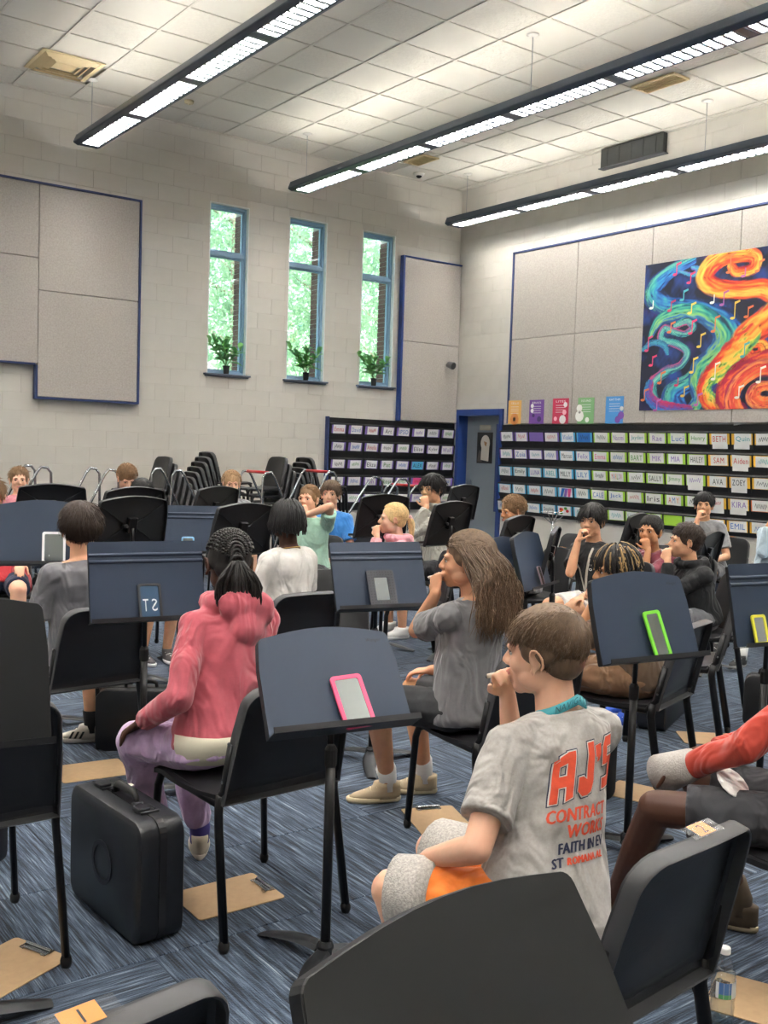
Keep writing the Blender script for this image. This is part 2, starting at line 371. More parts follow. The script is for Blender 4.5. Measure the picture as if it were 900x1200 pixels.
for k,(a,b_) in enumerate(WIN):
    z0,z1=WZ; w=MB(); yf=YL+.10; ft=.09; fw=.035
    zt=3.955
    for xx in (a+fw/2,b_-fw/2): w.box((xx,yf,(z0+z1)/2),(fw,ft,z1-z0))
    for zz,hh in ((z0+.02,.04),(z1-.025,.05),(zt,.055)): w.box(((a+b_)/2,yf,zz),(b_-a-2*fw,ft*.96,hh))
    wn=struct(w.build('window_%d'%(k+1),M_alu,bevel=.004))
    s=MB(); fw2=.022                                     # inner sash bars of each light
    for za,zb in ((z0+.04,zt-.0275),(zt+.0275,z1-.05)):
        for xx in (a+fw+fw2/2,b_-fw-fw2/2): s.box((xx,yf+.012,(za+zb)/2),(fw2,.04,zb-za))
        for zz in (za+fw2/2,zb-fw2/2): s.box(((a+b_)/2,yf+.012,zz),(b_-a-2*fw-2*fw2,.038,fw2))
    s.build('sash',M_alu,wn,bevel=.002)
    for za,zb in ((z0+.062,zt-.0495),(zt+.0495,z1-.072)):
        MB().box(((a+b_)/2,yf+.012,(za+zb)/2),(b_-a-2*fw-2*fw2,.006,zb-za)).build('pane',M_glass,wn)
    rv=MB()                                              # painted reveal round the opening, room side
    for xx in (a+.006,b_-.006): rv.box((xx,YL+.025,(z0+z1)/2),(.012,.058,z1-z0))
    rv.box(((a+b_)/2,YL+.025,z1-.006),(b_-a-.024,.058,.012)); rv.build('reveal',M_white,wn)
    MB().box(((a+b_)/2,YL-.012,z0-.012),(b_-a+.09,.10,.022)).box(((a+b_)/2,YL-.016,z0-.032),(b_-a+.06,.03,.018)).build('window_sill',M_sill,wn,bevel=.003)
    # brick returns outside
    bm=MB(); yb0=YL+.19
    for xx,sg in ((a-.06,-1),(b_+.06,1)): bm.box((xx,yb0+.09,(z0+z1)/2),(.116,.178,z1-z0+.3))
    bk=bm.build('brick_return',M_mortar,wn)
    nb=int((z1-z0)/.0677)
    if k==0: BR=MB().box((0,0,0),(.02,.17,.057)).build('brick',M_brick,wn,bevel=.003).data; bpy.data.objects.remove([o for o in wn.children if o.name=='brick'][0])
    for j in range(nb):
        o=bpy.data.objects.new('brick',BR); COL.objects.link(o); o.parent=bk; o.location=(b_-.002-.0,yb0+.092+(.004 if j%2 else -.003),z0+.035+j*.0677)
        o2=bpy.data.objects.new('brick',BR); COL.objects.link(o2); o2.parent=bk; o2.location=(a+.002,yb0+.092+(.004 if j%2 else -.003),z0+.035+j*.0677)
# ---- acoustic panels
def panel_group(name,label,P,rects,outline,th,trims,group='felt acoustic wall panels',trimmat=None):
    t=thing(name,label,'acoustic panel',P(outline[0],outline[2],0)); o0=Vector(t.location)
    for (u0,u1,v0,v1) in rects:
        b=MB(); vs=[P(u,z,n)-o0 for u in(u0+.003,u1-.003) for n in(.004,th) for z in(v0+.003,v1-.003)]
        b.add(vs,[(0,1,3,2),(4,6,7,5),(0,4,5,1),(2,3,7,6),(0,2,6,4),(1,5,7,3)]); b.build('panel',M_fab,t,bevel=.004)
    for (u0,u1,v0,v1) in trims:
        b=MB(); vs=[P(u,z,n)-o0 for u in(u0,u1) for n in(.003,th+.012) for z in(v0,v1)]
        b.add(vs,[(0,1,3,2),(4,6,7,5),(0,4,5,1),(2,3,7,6),(0,2,6,4),(1,5,7,3)]); b.build('edge_trim',trimmat or M_navy,t)
    return t
panel_group('acoustic_panel','stepped grey felt acoustic panels with navy edging left of the windows',PL,[(1.9,3.66,3.56,4.39),(1.9,3.66,2.37,3.56),(3.66,4.86,3.2,4.39),(3.66,4.86,1.99,3.2)],(1.9,0,1.97),.075,
  [(1.88,4.885,4.39,4.412),(4.86,4.885,1.967,4.39),(3.635,4.86,1.967,1.99),(3.635,3.66,1.99,2.35),(1.88,3.635,2.35,2.372),(1.88,1.9,2.372,4.39)])
panel_group('acoustic_panel','tall grey felt acoustic panel filling the corner beside the windows',PL,[(8.895,9.97,3.1,4.30),(8.895,9.97,1.95,3.1)],(8.87,0,1.95),.07,[(8.86,8.895,1.94,4.32),(8.895,9.97,4.30,4.32)],trimmat=M_blue)
panel_group('acoustic_panel','wide bank of grey felt acoustic panels behind the colourful mural',PR,
  [(9.31,10.51,3.12,4.32),(8.09,9.31,3.12,4.32),(6.865,8.09,3.12,4.32),(5.64,6.865,3.12,4.32),(9.31,10.51,1.94,3.12),(8.09,9.31,1.94,3.12),(6.865,8.09,1.94,3.12),(5.64,6.865,1.94,3.12)],(8,0,1.94),.06,[(5.62,10.535,4.32,4.345),(10.51,10.535,1.94,4.32)])
# ---- door
M_dr=mat('grey door paint','7d868d',.45); M_fr=M_blue
dm=MB().box((XR+.16,(DY[0]+DY[1])/2,1.03),(.045,DY[1]-DY[0]-.13,2.06)); dr=struct(dm.build('door_1',M_dr,bevel=.003))
fm=MB()
for yy in (DY[0]+.032,DY[1]-.032): fm.box((XR+.08,yy,1.08),(.24,.064,2.15))
fm.box((XR+.08,(DY[0]+DY[1])/2,2.11),(.24,DY[1]-DY[0]-.128,.09)); fm.build('door_frame',M_fr,dr,bevel=.003)
MB().box((XR+.136,10.87,1.5),(.004,.15,.83)).build('door_window',mat('wired glass','8f9ba2',.1,noise_s=20,noise_a=.2),dr)
w=MB()
for yy in (10.79,10.95): w.box((XR+.134,yy,1.5),(.012,.02,.87))
for zz in (1.075,1.925): w.box((XR+.134,10.87,zz),(.012,.14,.02))
w.build('window_frame',M_dr,dr); MB().tube([(XR+.13,11.5,1.0),(XR+.09,11.5,1.0),(XR+.09,11.4,1.0)],.01,8).box((XR+.133,11.5,1.0),(.008,.05,.2)).build('door_handle',mat('brushed steel','a9adb0',.3,metal=1),dr)
struct(MB().box((XR+.3,(DY[0]+DY[1])/2,1.1),(.02,1.2,2.3)).build('trim_1',M_dr))
# ================================================================== outside: ground, trees
M_grass=mat('grass ground','6f8a4a',.95,noise_s=2,noise_a=.3)
struct(MB().box((10,24,-.2),(60,23.5,.2)).build('ground',M_grass))
M_bark=mat('bark','8a7f70',.9,noise_s=8,noise_a=.2)
def leaf_mat(nm,c):
    m=mat(nm,c,.5,noise_s=1.5,noise_a=.25); b=m.node_tree.nodes['Principled BSDF']; b.inputs['Transmission Weight'].default_value=0
    t=m.node_tree; tl=t.nodes.new('ShaderNodeBsdfTranslucent'); tl.inputs[0].default_value=(*srgb('b4cdb4'),1); mx=t.nodes.new('ShaderNodeMixShader'); mx.inputs[0].default_value=.45
    t.links.new(b.outputs[0],mx.inputs[1]); t.links.new(tl.outputs[0],mx.inputs[2]); t.links.new(mx.outputs[0],t.nodes['Material Output'].inputs[0]); return m
M_leaf=leaf_mat('tree leaves','8fae8c')
def np_mesh(name,V,F4,mats,midx=None,smooth=False):
    me=bpy.data.meshes.new(name); n=len(F4); k=F4.shape[1]
    me.vertices.add(len(V)); me.vertices.foreach_set('co',np.asarray(V,np.float32).ravel())
    me.loops.add(n*k); me.loops.foreach_set('vertex_index',F4.astype(np.int32).ravel())
    me.polygons.add(n); me.polygons.foreach_set('loop_start',np.arange(n,dtype=np.int32)*k)
    for m in (mats if isinstance(mats,(list,tuple)) else [mats]): me.materials.append(m)
    if midx is not None: me.polygons.foreach_set('material_index',np.asarray(midx,np.int32))
    if smooth: me.polygons.foreach_set('use_smooth',np.ones(n,bool))
    me.update(calc_edges=True); return me
def tree(x,y,h,cr,label,n=12000,ls=.042):
    t=thing('tree',label,'tree',(x,y,-.1),0,None)
    b=MB(); b.tube([(0,0,0),(.05,.03,h*.3),(-.05,0,h*.6),(.02,0,h*.92)],[.13,.11,.08,.03],8)
    for k in range(12):
        a=random.random()*6.28; z=h*(.25+.06*k*.9); L=cr*(.5+.4*random.random()); b.tube([(0,0,z),(math.cos(a)*L*.5,math.sin(a)*L*.5,z+L*.25),(math.cos(a)*L,math.sin(a)*L,z+L*.6)],[.05,.035,.012],6)
    b.build('trunk',M_bark,t,smooth=True)
    c=RNG.normal(0,.42,(n,3)); c/=np.maximum(np.linalg.norm(c,axis=1,keepdims=True)*1.02,1); c=c*[cr,cr,h*.46]+[0,0,h*.56]
    d1=RNG.normal(0,1,(n,3)); d1/=np.linalg.norm(d1,axis=1,keepdims=True); d2=np.cross(d1,RNG.normal(0,1,(n,3))); d2/=np.linalg.norm(d2,axis=1,keepdims=True)
    s=ls*RNG.uniform(.6,1.3,(n,1)); V=np.stack([c-d1*s,c+d2*s*.5,c+d1*s,c-d2*s*.5],1).reshape(-1,3)
    o=link(np_mesh('foliage',V,np.arange(4*n).reshape(n,4),M_leaf),'foliage',t); o['kind']='stuff'
tree(9.3,17.6,8.6,1.35,'leafy green tree outside, seen through the leftmost window')
tree(12.0,19.0,8.8,1.5,'leafy green tree outside, seen through the middle window')
tree(14.6,19.6,8.6,1.5,'leafy green tree outside, seen through the window nearest the corner')
V=[];b=MB()
n=22000; c=np.stack([RNG.uniform(4,28,n),RNG.uniform(23,25,n),RNG.uniform(0,11,n)],1); d1=RNG.normal(0,1,(n,3)); d1/=np.linalg.norm(d1,axis=1,keepdims=True); d2=np.cross(d1,RNG.normal(0,1,(n,3))); d2/=np.linalg.norm(d2,axis=1,keepdims=True)
s=.17*RNG.uniform(.6,1.3,(n,1)); o=link(np_mesh('woodland',np.stack([c-d1*s,c+d2*s*.5,c+d1*s,c-d2*s*.5],1).reshape(-1,3),np.arange(4*n).reshape(n,4),M_leaf),'woodland'); tag(o,'dense bright woodland far behind the trees outside the windows','woodland',kind='stuff')
# ================================================================== potted plants on the sills
M_pot=mat('black pot','17181a',.5); M_pl=leaf_mat('plant leaves','7cc45e'); M_soil=mat('soil','2b2119',.95)
def plant(x,label,h,seed):
    rnd=random.Random(seed); t=thing('potted_plant',label,'plant',(x,YL-.015,WZ[0]-.001))
    MB().lathe((0,0,0),[(.034,0),(.045,.095),(.048,.098),(.048,.108),(.042,.108),(.040,.095)],18).build('pot',M_pot,t,smooth=False)
    MB().lathe((0,0,.088),[(.005,0),(.0395,0),(.0395,.006),(.004,.010)],14).build('soil',M_soil,t)
    st=MB(); tips=[]
    for k in range(5):
        a=k*1.3+rnd.random(); L=h*(.45+.25*rnd.random()) if k else h*.62; lean=.85 if k else .05
        p=[Vector((0,0,.09)),Vector((math.cos(a)*L*lean*.4,math.sin(a)*L*lean*.15,.09+L*.5)),Vector((math.cos(a)*L*lean,math.sin(a)*L*lean*.22,.09+L))]; st.tube(p,[.006,.005,.003],6); tips.append((p,a,L))
    st.build('stem',mat('plant stem','5b7a3a',.6),t,smooth=True)
    for p,a,L in tips:
        for q in range(12):
            f=.25+.75*q/11; base=p[1].lerp(p[2],(f-.5)*2) if f>.5 else p[0].lerp(p[1],f*2)
            an=a+q*2.4+rnd.random()*.5; el=R(5+48*f+rnd.uniform(-10,15)); l=.165*(1.15-.3*f)*rnd.uniform(.85,1.25); d=Vector((math.cos(an)*math.cos(el),math.sin(an)*math.cos(el)*.4,math.sin(el))).normalized()
            s_=d.cross(Vector((0,0,1))).normalized(); u=s_.cross(d); w_=.036; lf=MB(); cols=[]
            for i in range(6):
                tt=i/5; wd=w_*math.sin(math.pi*min(1,tt*.92+.06))**.8; c_=base+d*(l*tt)-Vector((0,0,1))*(l*.35*tt*tt)
                cols.append([c_-s_*wd+u*wd*.35,c_,c_+s_*wd+u*wd*.35])
            vs=[v for r in cols for v in r]+[v-u*.0015 for r in cols for v in r]; n3=18
            fs=[(i*3+j,i*3+j+1,i*3+j+4,i*3+j+3) for i in range(5) for j in range(2)]; fs+=[tuple(n3+x for x in f_[::-1]) for f_ in fs]
            lf.add(vs,fs).build('leaf',M_pl,t,smooth=True)
plant(6.09,'small broad-leaved potted plant on the leftmost window sill',.50,1)
plant(7.3,'small potted plant with upright leaves on the middle window sill',.50,2)
plant(8.44,'small spreading potted plant on the window sill nearest the corner',.52,3)
# ================================================================== ceiling pendants
M_house=mat('pendant housing','4a5566',.35,metal=.3); M_louv=mat('polished louver','8d9196',.35,metal=.6); M_tube=mat('fluorescent tube','fdf8f0',.5,emit=TUBE_E); M_cable=mat('steel cable','9ba0a4',.4,metal=.8)
def lid_mat():  # half-clear white for the lid added to weaken the uplight
    m=mat('added uplight lid','eeeeec',.5); t=m.node_tree; b=t.nodes['Principled BSDF']; tr=t.nodes.new('ShaderNodeBsdfTransparent'); mx=t.nodes.new('ShaderNodeMixShader'); mx.inputs[0].default_value=.68
    t.links.new(tr.outputs[0],mx.inputs[1]); t.links.new(b.outputs[0],mx.inputs[2]); t.links.new(mx.outputs[0],t.nodes['Material Output'].inputs[0]); return m
M_lid=lid_mat()
def pendant(x,y1,label,y0,z=4.74,cables=(11.0,7.03,3.1,-.8)):
    t=thing('pendant_light',label,'ceiling light',(x,(y0+y1)/2,z)); ox,oy=x,(y0+y1)/2; Ly=y1-y0
    hw=.15
    prof=[(-hw+.045,0),(-hw,.018),(-hw-.004,.03),(-hw+.03,.112),(-hw+.045,.112),(-hw+.058,.012),(-hw+.058,0)]
    b=MB()
    for s in (-1,1):
        pts=[(s*a,c) for a,c in prof]; n=len(pts); vs=[Vector((a,yy,c)) for yy in(-Ly/2,Ly/2) for a,c in pts]
        b.add(vs,[tuple(range(n)),tuple(range(n,2*n))[::-1]]+[(i,(i+1)%n,n+(i+1)%n,n+i) for i in range(n)])
    for s in (-1,1): b.box((0,s*(Ly/2-.03),.045),(2*hw-.10,.06,.08)).box((0,s*(Ly/2-.02),.008),(2*hw-.10,.04,.015))
    seg=1.28; n=int(Ly/seg); yy=Ly/2-.06; divs=[]
    while yy-seg>-Ly/2: yy-=seg; divs.append(yy)
    for d in divs: b.box((0,d,.03),(2*hw-.114,.075,.058))
    b.build('housing',M_house,t,bevel=.002)
    MB().box((0,0,.108),(.205,Ly-.1,.003)).build('added_uplight_lid',M_lid,t)  # unseen lid, added over the tubes to dim ceiling and upper walls
    a=Ly/2-.06
    for d in divs+[-Ly/2+.06]:
        s0,s1=d+.0375,a-.003; L=s1-s0; c=(s0+s1)/2; a=d-.0375
        if L<.2: continue
        lv=MB(); k=int(L/.1)
        for i in range(k+1): 
            y_=s0+.017+(L-.034)*i/k; lv.add([(-hw+.06,y_-.016,.002),(hw-.06,y_-.016,.002),(hw-.06,y_-.003,.038),(-hw+.06,y_-.003,.038),(-hw+.06,y_+.016,.002),(hw-.06,y_+.016,.002),(hw-.06,y_+.003,.038),(-hw+.06,y_+.003,.038)],[(0,1,2,3),(7,6,5,4),(0,4,5,1),(3,2,6,7),(0,3,7,4),(1,5,6,2)])
        lv.box((-hw+.0605,c,.02),(.002,L,.036)).box((hw-.0605,c,.02),(.002,L,.036)); lv.box((0,c,.018),(.002,L,.03))
        lo=lv.build('louver',M_louv,t)
        tb=MB(); tb.tube([(-.03,s0+.02,.058),(-.03,s1-.02,.058)],.013,8).tube([(.03,s0+.02,.058),(.03,s1-.02,.058)],.013,8).build('tube_lamp',M_tube,lo)
    for cy in cables:
        if y0<cy<y1:
            q=MB(); yy=cy-oy; q.tube([(0,yy,.06),(0,yy,ZC-z-.005)],.0035,6); q.box((0,yy,.075),(2*hw-.09,.02,.006)); q.build('suspension_cable',M_cable,t)
            MB().lathe((0,yy,ZC-z-.022),[(.012,0),(.05,.012),(.062,.02)],20).build('ceiling_cup',mat('white cup','e8e6df',.5),t)
pendant(4.0,11.13,'long suspended louvered light nearest the camera at upper left',-1.9)
pendant(6.76,11.18,'long suspended louvered light in the middle of the ceiling',-1.9)
pendant(9.42,11.28,'long suspended louvered light along the mural wall',-1.9)
pendant(1.3,11.1,'long suspended louvered light over the left end of the room',-1.9)
pendant(-1.35,11.1,'long suspended louvered light beyond the left edge of the picture',-1.9)
# ================================================================== vents, dome camera, sensor
M_vent=mat('cream metal vent','d8c49a',.5); M_dk=mat('dark void','1a1b1c',.9)
t=thing('ceiling_vent','square cream ceiling diffuser with nested louvers at upper left','vent',(3.62,10.78,ZC))
a=.30
def sq_ring(b,r0,r1,z0,z1,th=.006):
    for s in range(4):
        m=Matrix.Rotation(s*math.pi/2,3,'Z'); vs=[m@Vector(v) for v in((-r0,-r0,z0),(r0,-r0,z0),(r1,-r1,z1),(-r1,-r1,z1),(-r0,-r0,z0-th),(r0,-r0,z0-th),(r1,-r1,z1-th),(-r1,-r1,z1-th))]
        b.add(vs,[(0,1,2,3),(7,6,5,4),(0,4,5,1),(1,5,6,2),(2,6,7,3),(3,7,4,0)])
b=MB(); sq_ring(b,.325,.29,-.002,-.004); sq_ring(b,.29,.25,-.004,-.035); b.build('frame',M_vent,t)
for k,(r0,r1) in enumerate(((.24,.19),(.18,.13))):
    b=MB(); sq_ring(b,r0,r1,.01-.01*k,-.03); b.build('louver',M_vent,t)
MB().box((0,0,-.012),(.22,.22,.012)).build('core',M_vent,t); MB().box((0,0,.05),(.6,.6,.01)).build('void',M_dk,t)
for (x,y,lb,w_) in ((8.5,10.9,'small tan slotted ceiling grille near the corner, behind the middle pendant',.45),(8.6,7.02,'tan slotted ceiling grille above the right pendant',.55)):
    t=thing('ceiling_grille',lb,'vent',(x,y,ZC)); b=MB(); 
    for s in(-1,1): b.box((s*.12,0,-.01),(.02,w_,.02)).box((0,s*(w_/2-.01),-.01),(.22,.02,.02))
    b.build('frame',M_vent,t); MB().box((0,0,-.002),(.22,w_-.04,.006)).build('backing',M_vent,t)
    for k in range(5): MB().box((-.088+.044*k,0,-.011),(.008,w_-.05,.016),Matrix.Rotation(.5,3,'Y')).build('slat',M_vent,t)
t=thing('wall_duct','dark rectangular air duct on the mural wall below the ceiling','duct',(XR,8.48,5.3))
MB().box((-.045,0,.005),(.08,.98,.24)).build('duct_body',mat('dark duct','3b3d3c',.5),t,bevel=.004); MB().box((-.05,.0,-.12),(.10,1.02,.012)).build('lip',mat('duct lip','54565a',.5),t)
for k in range(5): MB().box((-.088,-.38+.19*k,.0),(.006,.012,.2)).build('rib',MATS['dark duct'],t)
t=thing('dome_camera','small white ceiling dome camera near the far corner','camera',(8.9,11.45,ZC))
MB().lathe((0,0,-.035),[(.055,0),(.075,.01),(.08,.035)],24).build('housing',mat('camera white','e9e7e1',.4),t,smooth=True)
MB().ell((0,0,-.035),(.042,.042,.035)).build('dome',mat('smoked dome','2a2d30',.1),t,smooth=True)
t=thing('smoke_detector','small cream ceiling sensor between the two left pendants','sensor',(5.1,10.9,ZC))
MB().lathe((0,0,-.035),[(.03,0),(.05,.008),(.055,.035)],20).build('body',mat('sensor cream','d9cba6',.5),t,smooth=True); MB().lathe((0,0,-.045),[(.01,0),(.016,.01)],12).build('sensing_tip',MATS['sensor cream'],t)
t=thing('wall_speaker','small round grey speaker on the corner acoustic panel','speaker',(9.75,YL-.075,2.81))
MB().tube([(0,0,0),(0,-.04,0)],.03,14).build('bracket',mat('grey plastic','6f7072',.5),t); MB().tube([(-.01,-.035,.01),(.0,-.14,-.02)],[.045,.06],18).build('speaker_body',MATS['grey plastic'],t,bevel=.006)
MB().tube([(.0,-.14,-.02),(.001,-.146,-.022)],.05,18).build('speaker_face',mat('speaker mesh','3a3b3d',.7),t)
# ================================================================== name-card racks
M_rack=mat('black rack plastic','131417',.38); M_card=mat('white card','e9e8e6',.6); M_ink=mat('black marker','23242a',.7)
INK={k:mat('marker '+k,c,.7) for k,c in dict(red='c8323a',blue='2f6fc0',green='4f9a3a',purple='8a63b8',pink='e0508c',orange='ee8a32',teal='2aa0a8').items()}
CB={'p':mat('purple card','7a63b0',.6),'b':mat('sky card','58b4dc',.6),'g':mat('lime card','a9d845',.6),'y':mat('yellow card','f3bc3a',.6),'o':mat('orange card','ee7a3c',.6)}
INKL=['black']+list(INK)
def card_mesh(mb,M,w,h,back,front,txt,ink,style,rnd):
    """backing card + white card + writing; local x right, y up, z out"""
    ks=list(CB)
    def q(x0,x1,y0,y1,z,k,rot=0):
        mb.k=k; Rm=Matrix.Rotation(rot,4,'Z'); c=Vector(((x0+x1)/2,(y0+y1)/2,z)); pts=[]
        for zz in(z-.0008,z):
            for x,y in((x0,y0),(x1,y0),(x1,y1),(x0,y1)): pts.append(M@(Rm@Vector((x,y,zz))))
        mb.add(pts,[(3,2,1,0),(4,5,6,7),(0,1,5,4),(1,2,6,5),(2,3,7,6),(3,0,4,7)])
    if back: q(-w/2,w/2,-h/2,h/2,.001,2+ks.index(back))
    sh=rnd.uniform(-.012,.012); ww=w*rnd.uniform(.76,.86); 
    if front=='none': return
    q(-ww/2+sh,ww/2+sh,-h/2*rnd.uniform(.9,1.05),h/2*rnd.uniform(.92,1.05),.0028,{'w':0,'blue':7+INKL.index('blue'),'pink':7+INKL.index('pink'),'cyan':3,'or':7+INKL.index('orange')}[front],rnd.uniform(-.03,.03))
    M2=M@Matrix.Translation((sh,0,.0034))
    def inkk(c): return 7+INKL.index(c)
    if txt:
        cols=[ink] if ink!='multi' else ['red','blue','orange','green','purple']
        if ink!='multi': put_text(mb,txt,M2,ww*(.82 if len(txt)>3 else .62),h*.52,inkk(ink))
        else:
            for i,ch in enumerate(txt): put_text(mb,ch,M2@Matrix.Translation(((i-(len(txt)-1)/2)*ww*.8/len(txt),0,0)),ww*.6/len(txt),h*.55,inkk(cols[i%5]))
    elif style=='s':                                     # handwriting too small to read: a pen squiggle
        x=-ww*.34; p=[]; n=rnd.randint(9,13)
        for i in range(n+1): p.append((x+ww*.68*i/n,rnd.uniform(.1,.28)*h*(1 if i%2 else -1)))
        mb.k=inkk(ink)
        for i in range(n):
            a,b=Vector((*p[i],0)),Vector((*p[i+1],0)); s=(b-a).normalized().cross(Vector((0,0,1)))*.0022; mb.add([M2@(a-s),M2@(a+s),M2@(b+s),M2@(b-s)],[(0,1,2,3)])
    elif style=='zig':
        for i,c in enumerate(('blue','purple','pink')):
            mb.k=inkk(c); mb.add([M2@Vector((x*ww,y*h,.0002*(i+1))) for x,y in((-.45+.3*i,-.45),(-.25+.3*i,-.45),(-.05+.25*i,.45),(-.3+.25*i,.45))],[(0,1,2,3)])
    elif style=='paint':
        for i in range(7):
            mb.k=inkk(('green','orange','red','orange','green','orange','red')[i]); x=rnd.uniform(-.35,.35)*ww; y=rnd.uniform(-.3,.3)*h; r=.022
            mb.add([M2@Vector((x+r*math.cos(a*1.05)*1.4,y+r*math.sin(a*1.05),.0002*(i+1))) for a in range(6)],[tuple(range(6))])
CARDM=[M_card,M_rack]+list(CB.values())+[M_ink]+list(INK.values())
def rack(name,label,P4,cols,rows,px,w,h,z0,z1,xs,zs,data,L,ztop,depth=.07):
    """P4(u,z,n)->world. pockets tilt out at the top, cards on their faces"""
    t=thing(name,label,'rack',P4(0,0,0)); o0=Vector(t.location); rnd=random.Random(5)
    U=(P4(1,0,0)-P4(0,0,0)); N=(P4(0,0,1)-P4(0,0,0)); Zv=Vector((0,0,1))
    def bx(mb,u0,u1,v0,v1,n0,n1): mb.add([P4(u,z,n)-o0 for u in(u0,u1) for n in(n0,n1) for z in(v0,v1)],[(0,1,3,2),(4,6,7,5),(0,4,5,1),(2,3,7,6),(0,2,6,4),(1,5,7,3)])
    b=MB(); bx(b,-.02,L,z0,z1,.003,.02); b.build('back_panel',M_rack,t)
    b=MB(); bx(b,-.045,-.02,z0,z1+.01,.003,.075); b.build('side_rail',M_navy,t)
    for r,zc in enumerate(zs):
        for c,xc in enumerate(xs):
            b=MB(); hw=px/2-.003                         # pocket: a wedge tray, leaning outwards towards its top edge
            prof=[(-h/2-.05,.02),(-h/2-.05,.034),(h/2+.012,.058),(h/2+.012,.052),(h/2+.03,.03),(h/2+.03,.02)]
            vs=[P4(xc+s*hw,zc+v,n)-o0 for s in(-1,1) for v,n in prof]; n=len(prof)
            b.add(vs,[tuple(range(n)),tuple(range(n,2*n))[::-1]]+[(i,(i+1)%n,n+(i+1)%n,n+i) for i in range(n)])
            pk=b.build('pocket',M_rack,t)
            d=data(r,c)
            if d is None: continue
            back,front,txt,ink,style,paper=d
            yv=(Zv*(h+.062)+N*.024).normalized(); zv=U.cross(yv).normalized(); 
            if zv.dot(N)<0: zv=-zv
            M=Matrix.Identity(4); ctr=P4(xc,zc,.0496)-o0
            # x axis must run to the reader's right
            xr=yv.cross(zv)
            for i in range(3): M[i][0]=xr[i];M[i][1]=yv[i];M[i][2]=zv[i];M[i][3]=ctr[i]
            cm_=MB(); card_mesh(cm_,M,w,h,back,front,txt,ink,style,rnd); cm_.build('name_card',CARDM,pk)
            if paper:
                pm=MB(); pm.k=0
                for kk in range(2):
                    dx=rnd.uniform(-.01,.01); hh=h*(.45 if paper==1 else .5); yy=-h/2-hh/2+.004+.0*kk if paper==1 else h/2+hh/2+.02
                    vs=[M@Vector((x+dx,y,.003+.0012*kk+zz)) for zz in(0,.0006) for x,y in((-w*.37,yy-hh/2),(w*.37,yy-hh/2),(w*.37,yy+hh/2+.01*kk),(-w*.37,yy+hh/2))]
                    pm.add(vs,[(3,2,1,0),(4,5,6,7),(0,1,5,4),(1,2,6,5),(2,3,7,6),(3,0,4,7)])
                pm.build('paper_slip',M_card,pk)
    return t
RT={(0,4):('Violet','blue'),(0,7):('Naomi','purple'),(0,8):('Jayden','teal'),(0,9):('Rae','purple'),(0,10):('Luci','blue'),(0,11):('Henry','green'),(0,12):('BETH','red'),(0,13):('Quin','teal'),
 (1,1):('Zoia','blue'),(1,4):('Marcus','black'),(1,5):('Felix','purple'),(1,6):('Emma','pink'),(1,8):('BART','green'),(1,9):('MIK','purple'),(1,10):('MIA','purple'),(1,11):('HAILEY','black'),(1,12):('SAM','red'),(1,13):('Aiden','red'),
 (2,1):('Emily','black'),(2,2):('LUNA','purple'),(2,3):('ABEL','teal'),(2,4):('MILLY','black'),(2,5):('LILY','blue'),(2,7):('MARLOW','multi'),(2,9):('SALLY','black'),(2,10):('Jimmy','green'),(2,12):('AVA','black'),(2,13):('ZOEY','black'),
 (3,6):('CALE','blue'),(3,7):('Jack','blue'),(3,9):('Iris','black'),(3,10):('AMY','multi'),(3,13):('KIRA','purple'),(4,3):('Sophie','black'),(4,6):('D','blue'),(4,8):('LUCY','purple'),(4,9):('Bonny','blue'),(4,13):('EMIL','blue')}
def rdata(r,c):
    bk='p' if (r<2 and c<4) else ('b' if c<6 else ('g' if c<12 else 'y')); 
    if (r,c)==(0,2): return (bk,'none','','black','',0)
    if (r,c)==(4,10): return (bk,'none','','black','',0)
    if (r,c)==(0,5): return (bk,'blue','','black','s',0)
    if (r,c)==(3,4): return (bk,'w','','black','zig',0)
    if (r,c)==(4,4): return (bk,'w','','black','paint',0)
    if (r,c)==(3,14): return ('o','w','','black','s',0)
    pap=1 if (r,c) in((0,12),(0,13),(1,13),(2,11),(2,13),(3,12),(3,13)) else 0
    tx=RT.get((r,c))
    if tx: return (bk,'w',tx[0],tx[1],'',pap)
    return (bk,'w','',['black','purple','blue','red','black','teal'][(r*5+c*3)%6],'s',pap)
P_r=lambda u,z,n: Vector((XR-n,10.69-u,z))
rt=rack('name_card_rack','wide black wall rack of name cards with coloured backings under the mural',P_r,15,5,.292,.268,.124,.67,1.925,[.153+.2935*k for k in range(16)],[1.757,1.512,1.268,1.02,.775],rdata,4.85,1.92)
# loose papers on top of the rack (above columns 12 and 13)
for k,(u,an) in enumerate(((3.66,0),(3.95,.12))):
    b=MB(); M=Matrix.Translation(Vector((XR-.03,10.69-u,1.925)))@Matrix.Rotation(-math.pi/2,4,'Z')@Matrix.Rotation(math.pi/2-.15,4,'X')@Matrix.Rotation(an,4,'Z')
    b.prism([(-.11,0),(.11,0),(.11,.075),(-.11,.085)],0,.002,M); tag(b.build('paper_sheet',M_card),['white paper sheet standing flat on the black rack, left of the tilted one','tilted white paper sheet standing on top of the black rack'][k],'paper')
LT={(0,0):('Emma','red'),(0,1):('David','blue'),(0,3):('Art','black'),(0,4):('IPSO','blue'),(1,2):('Amelia','red'),(1,5):('Elise','black'),(1,6):('Kyler','black'),(1,7):('Wolf','purple'),(2,2):('Eliza','black'),(2,3):('Pat','green'),(2,5):('ALEX','black'),(3,3):('Rosa','green'),(3,2):('Fin','purple')}
def ldata(r,c):
    tx=LT.get((r,c)); fr='w'
    if (r,c)==(2,5): fr='cyan'
    if (r,c)==(3,5): return ('p','pink','','red','s',0)
    if tx: return ('p',fr,tx[0],tx[1],'',0)
    return ('p','w','',['black','purple','blue','black','red','green'][(r*3+c*5)%6],'s',0)
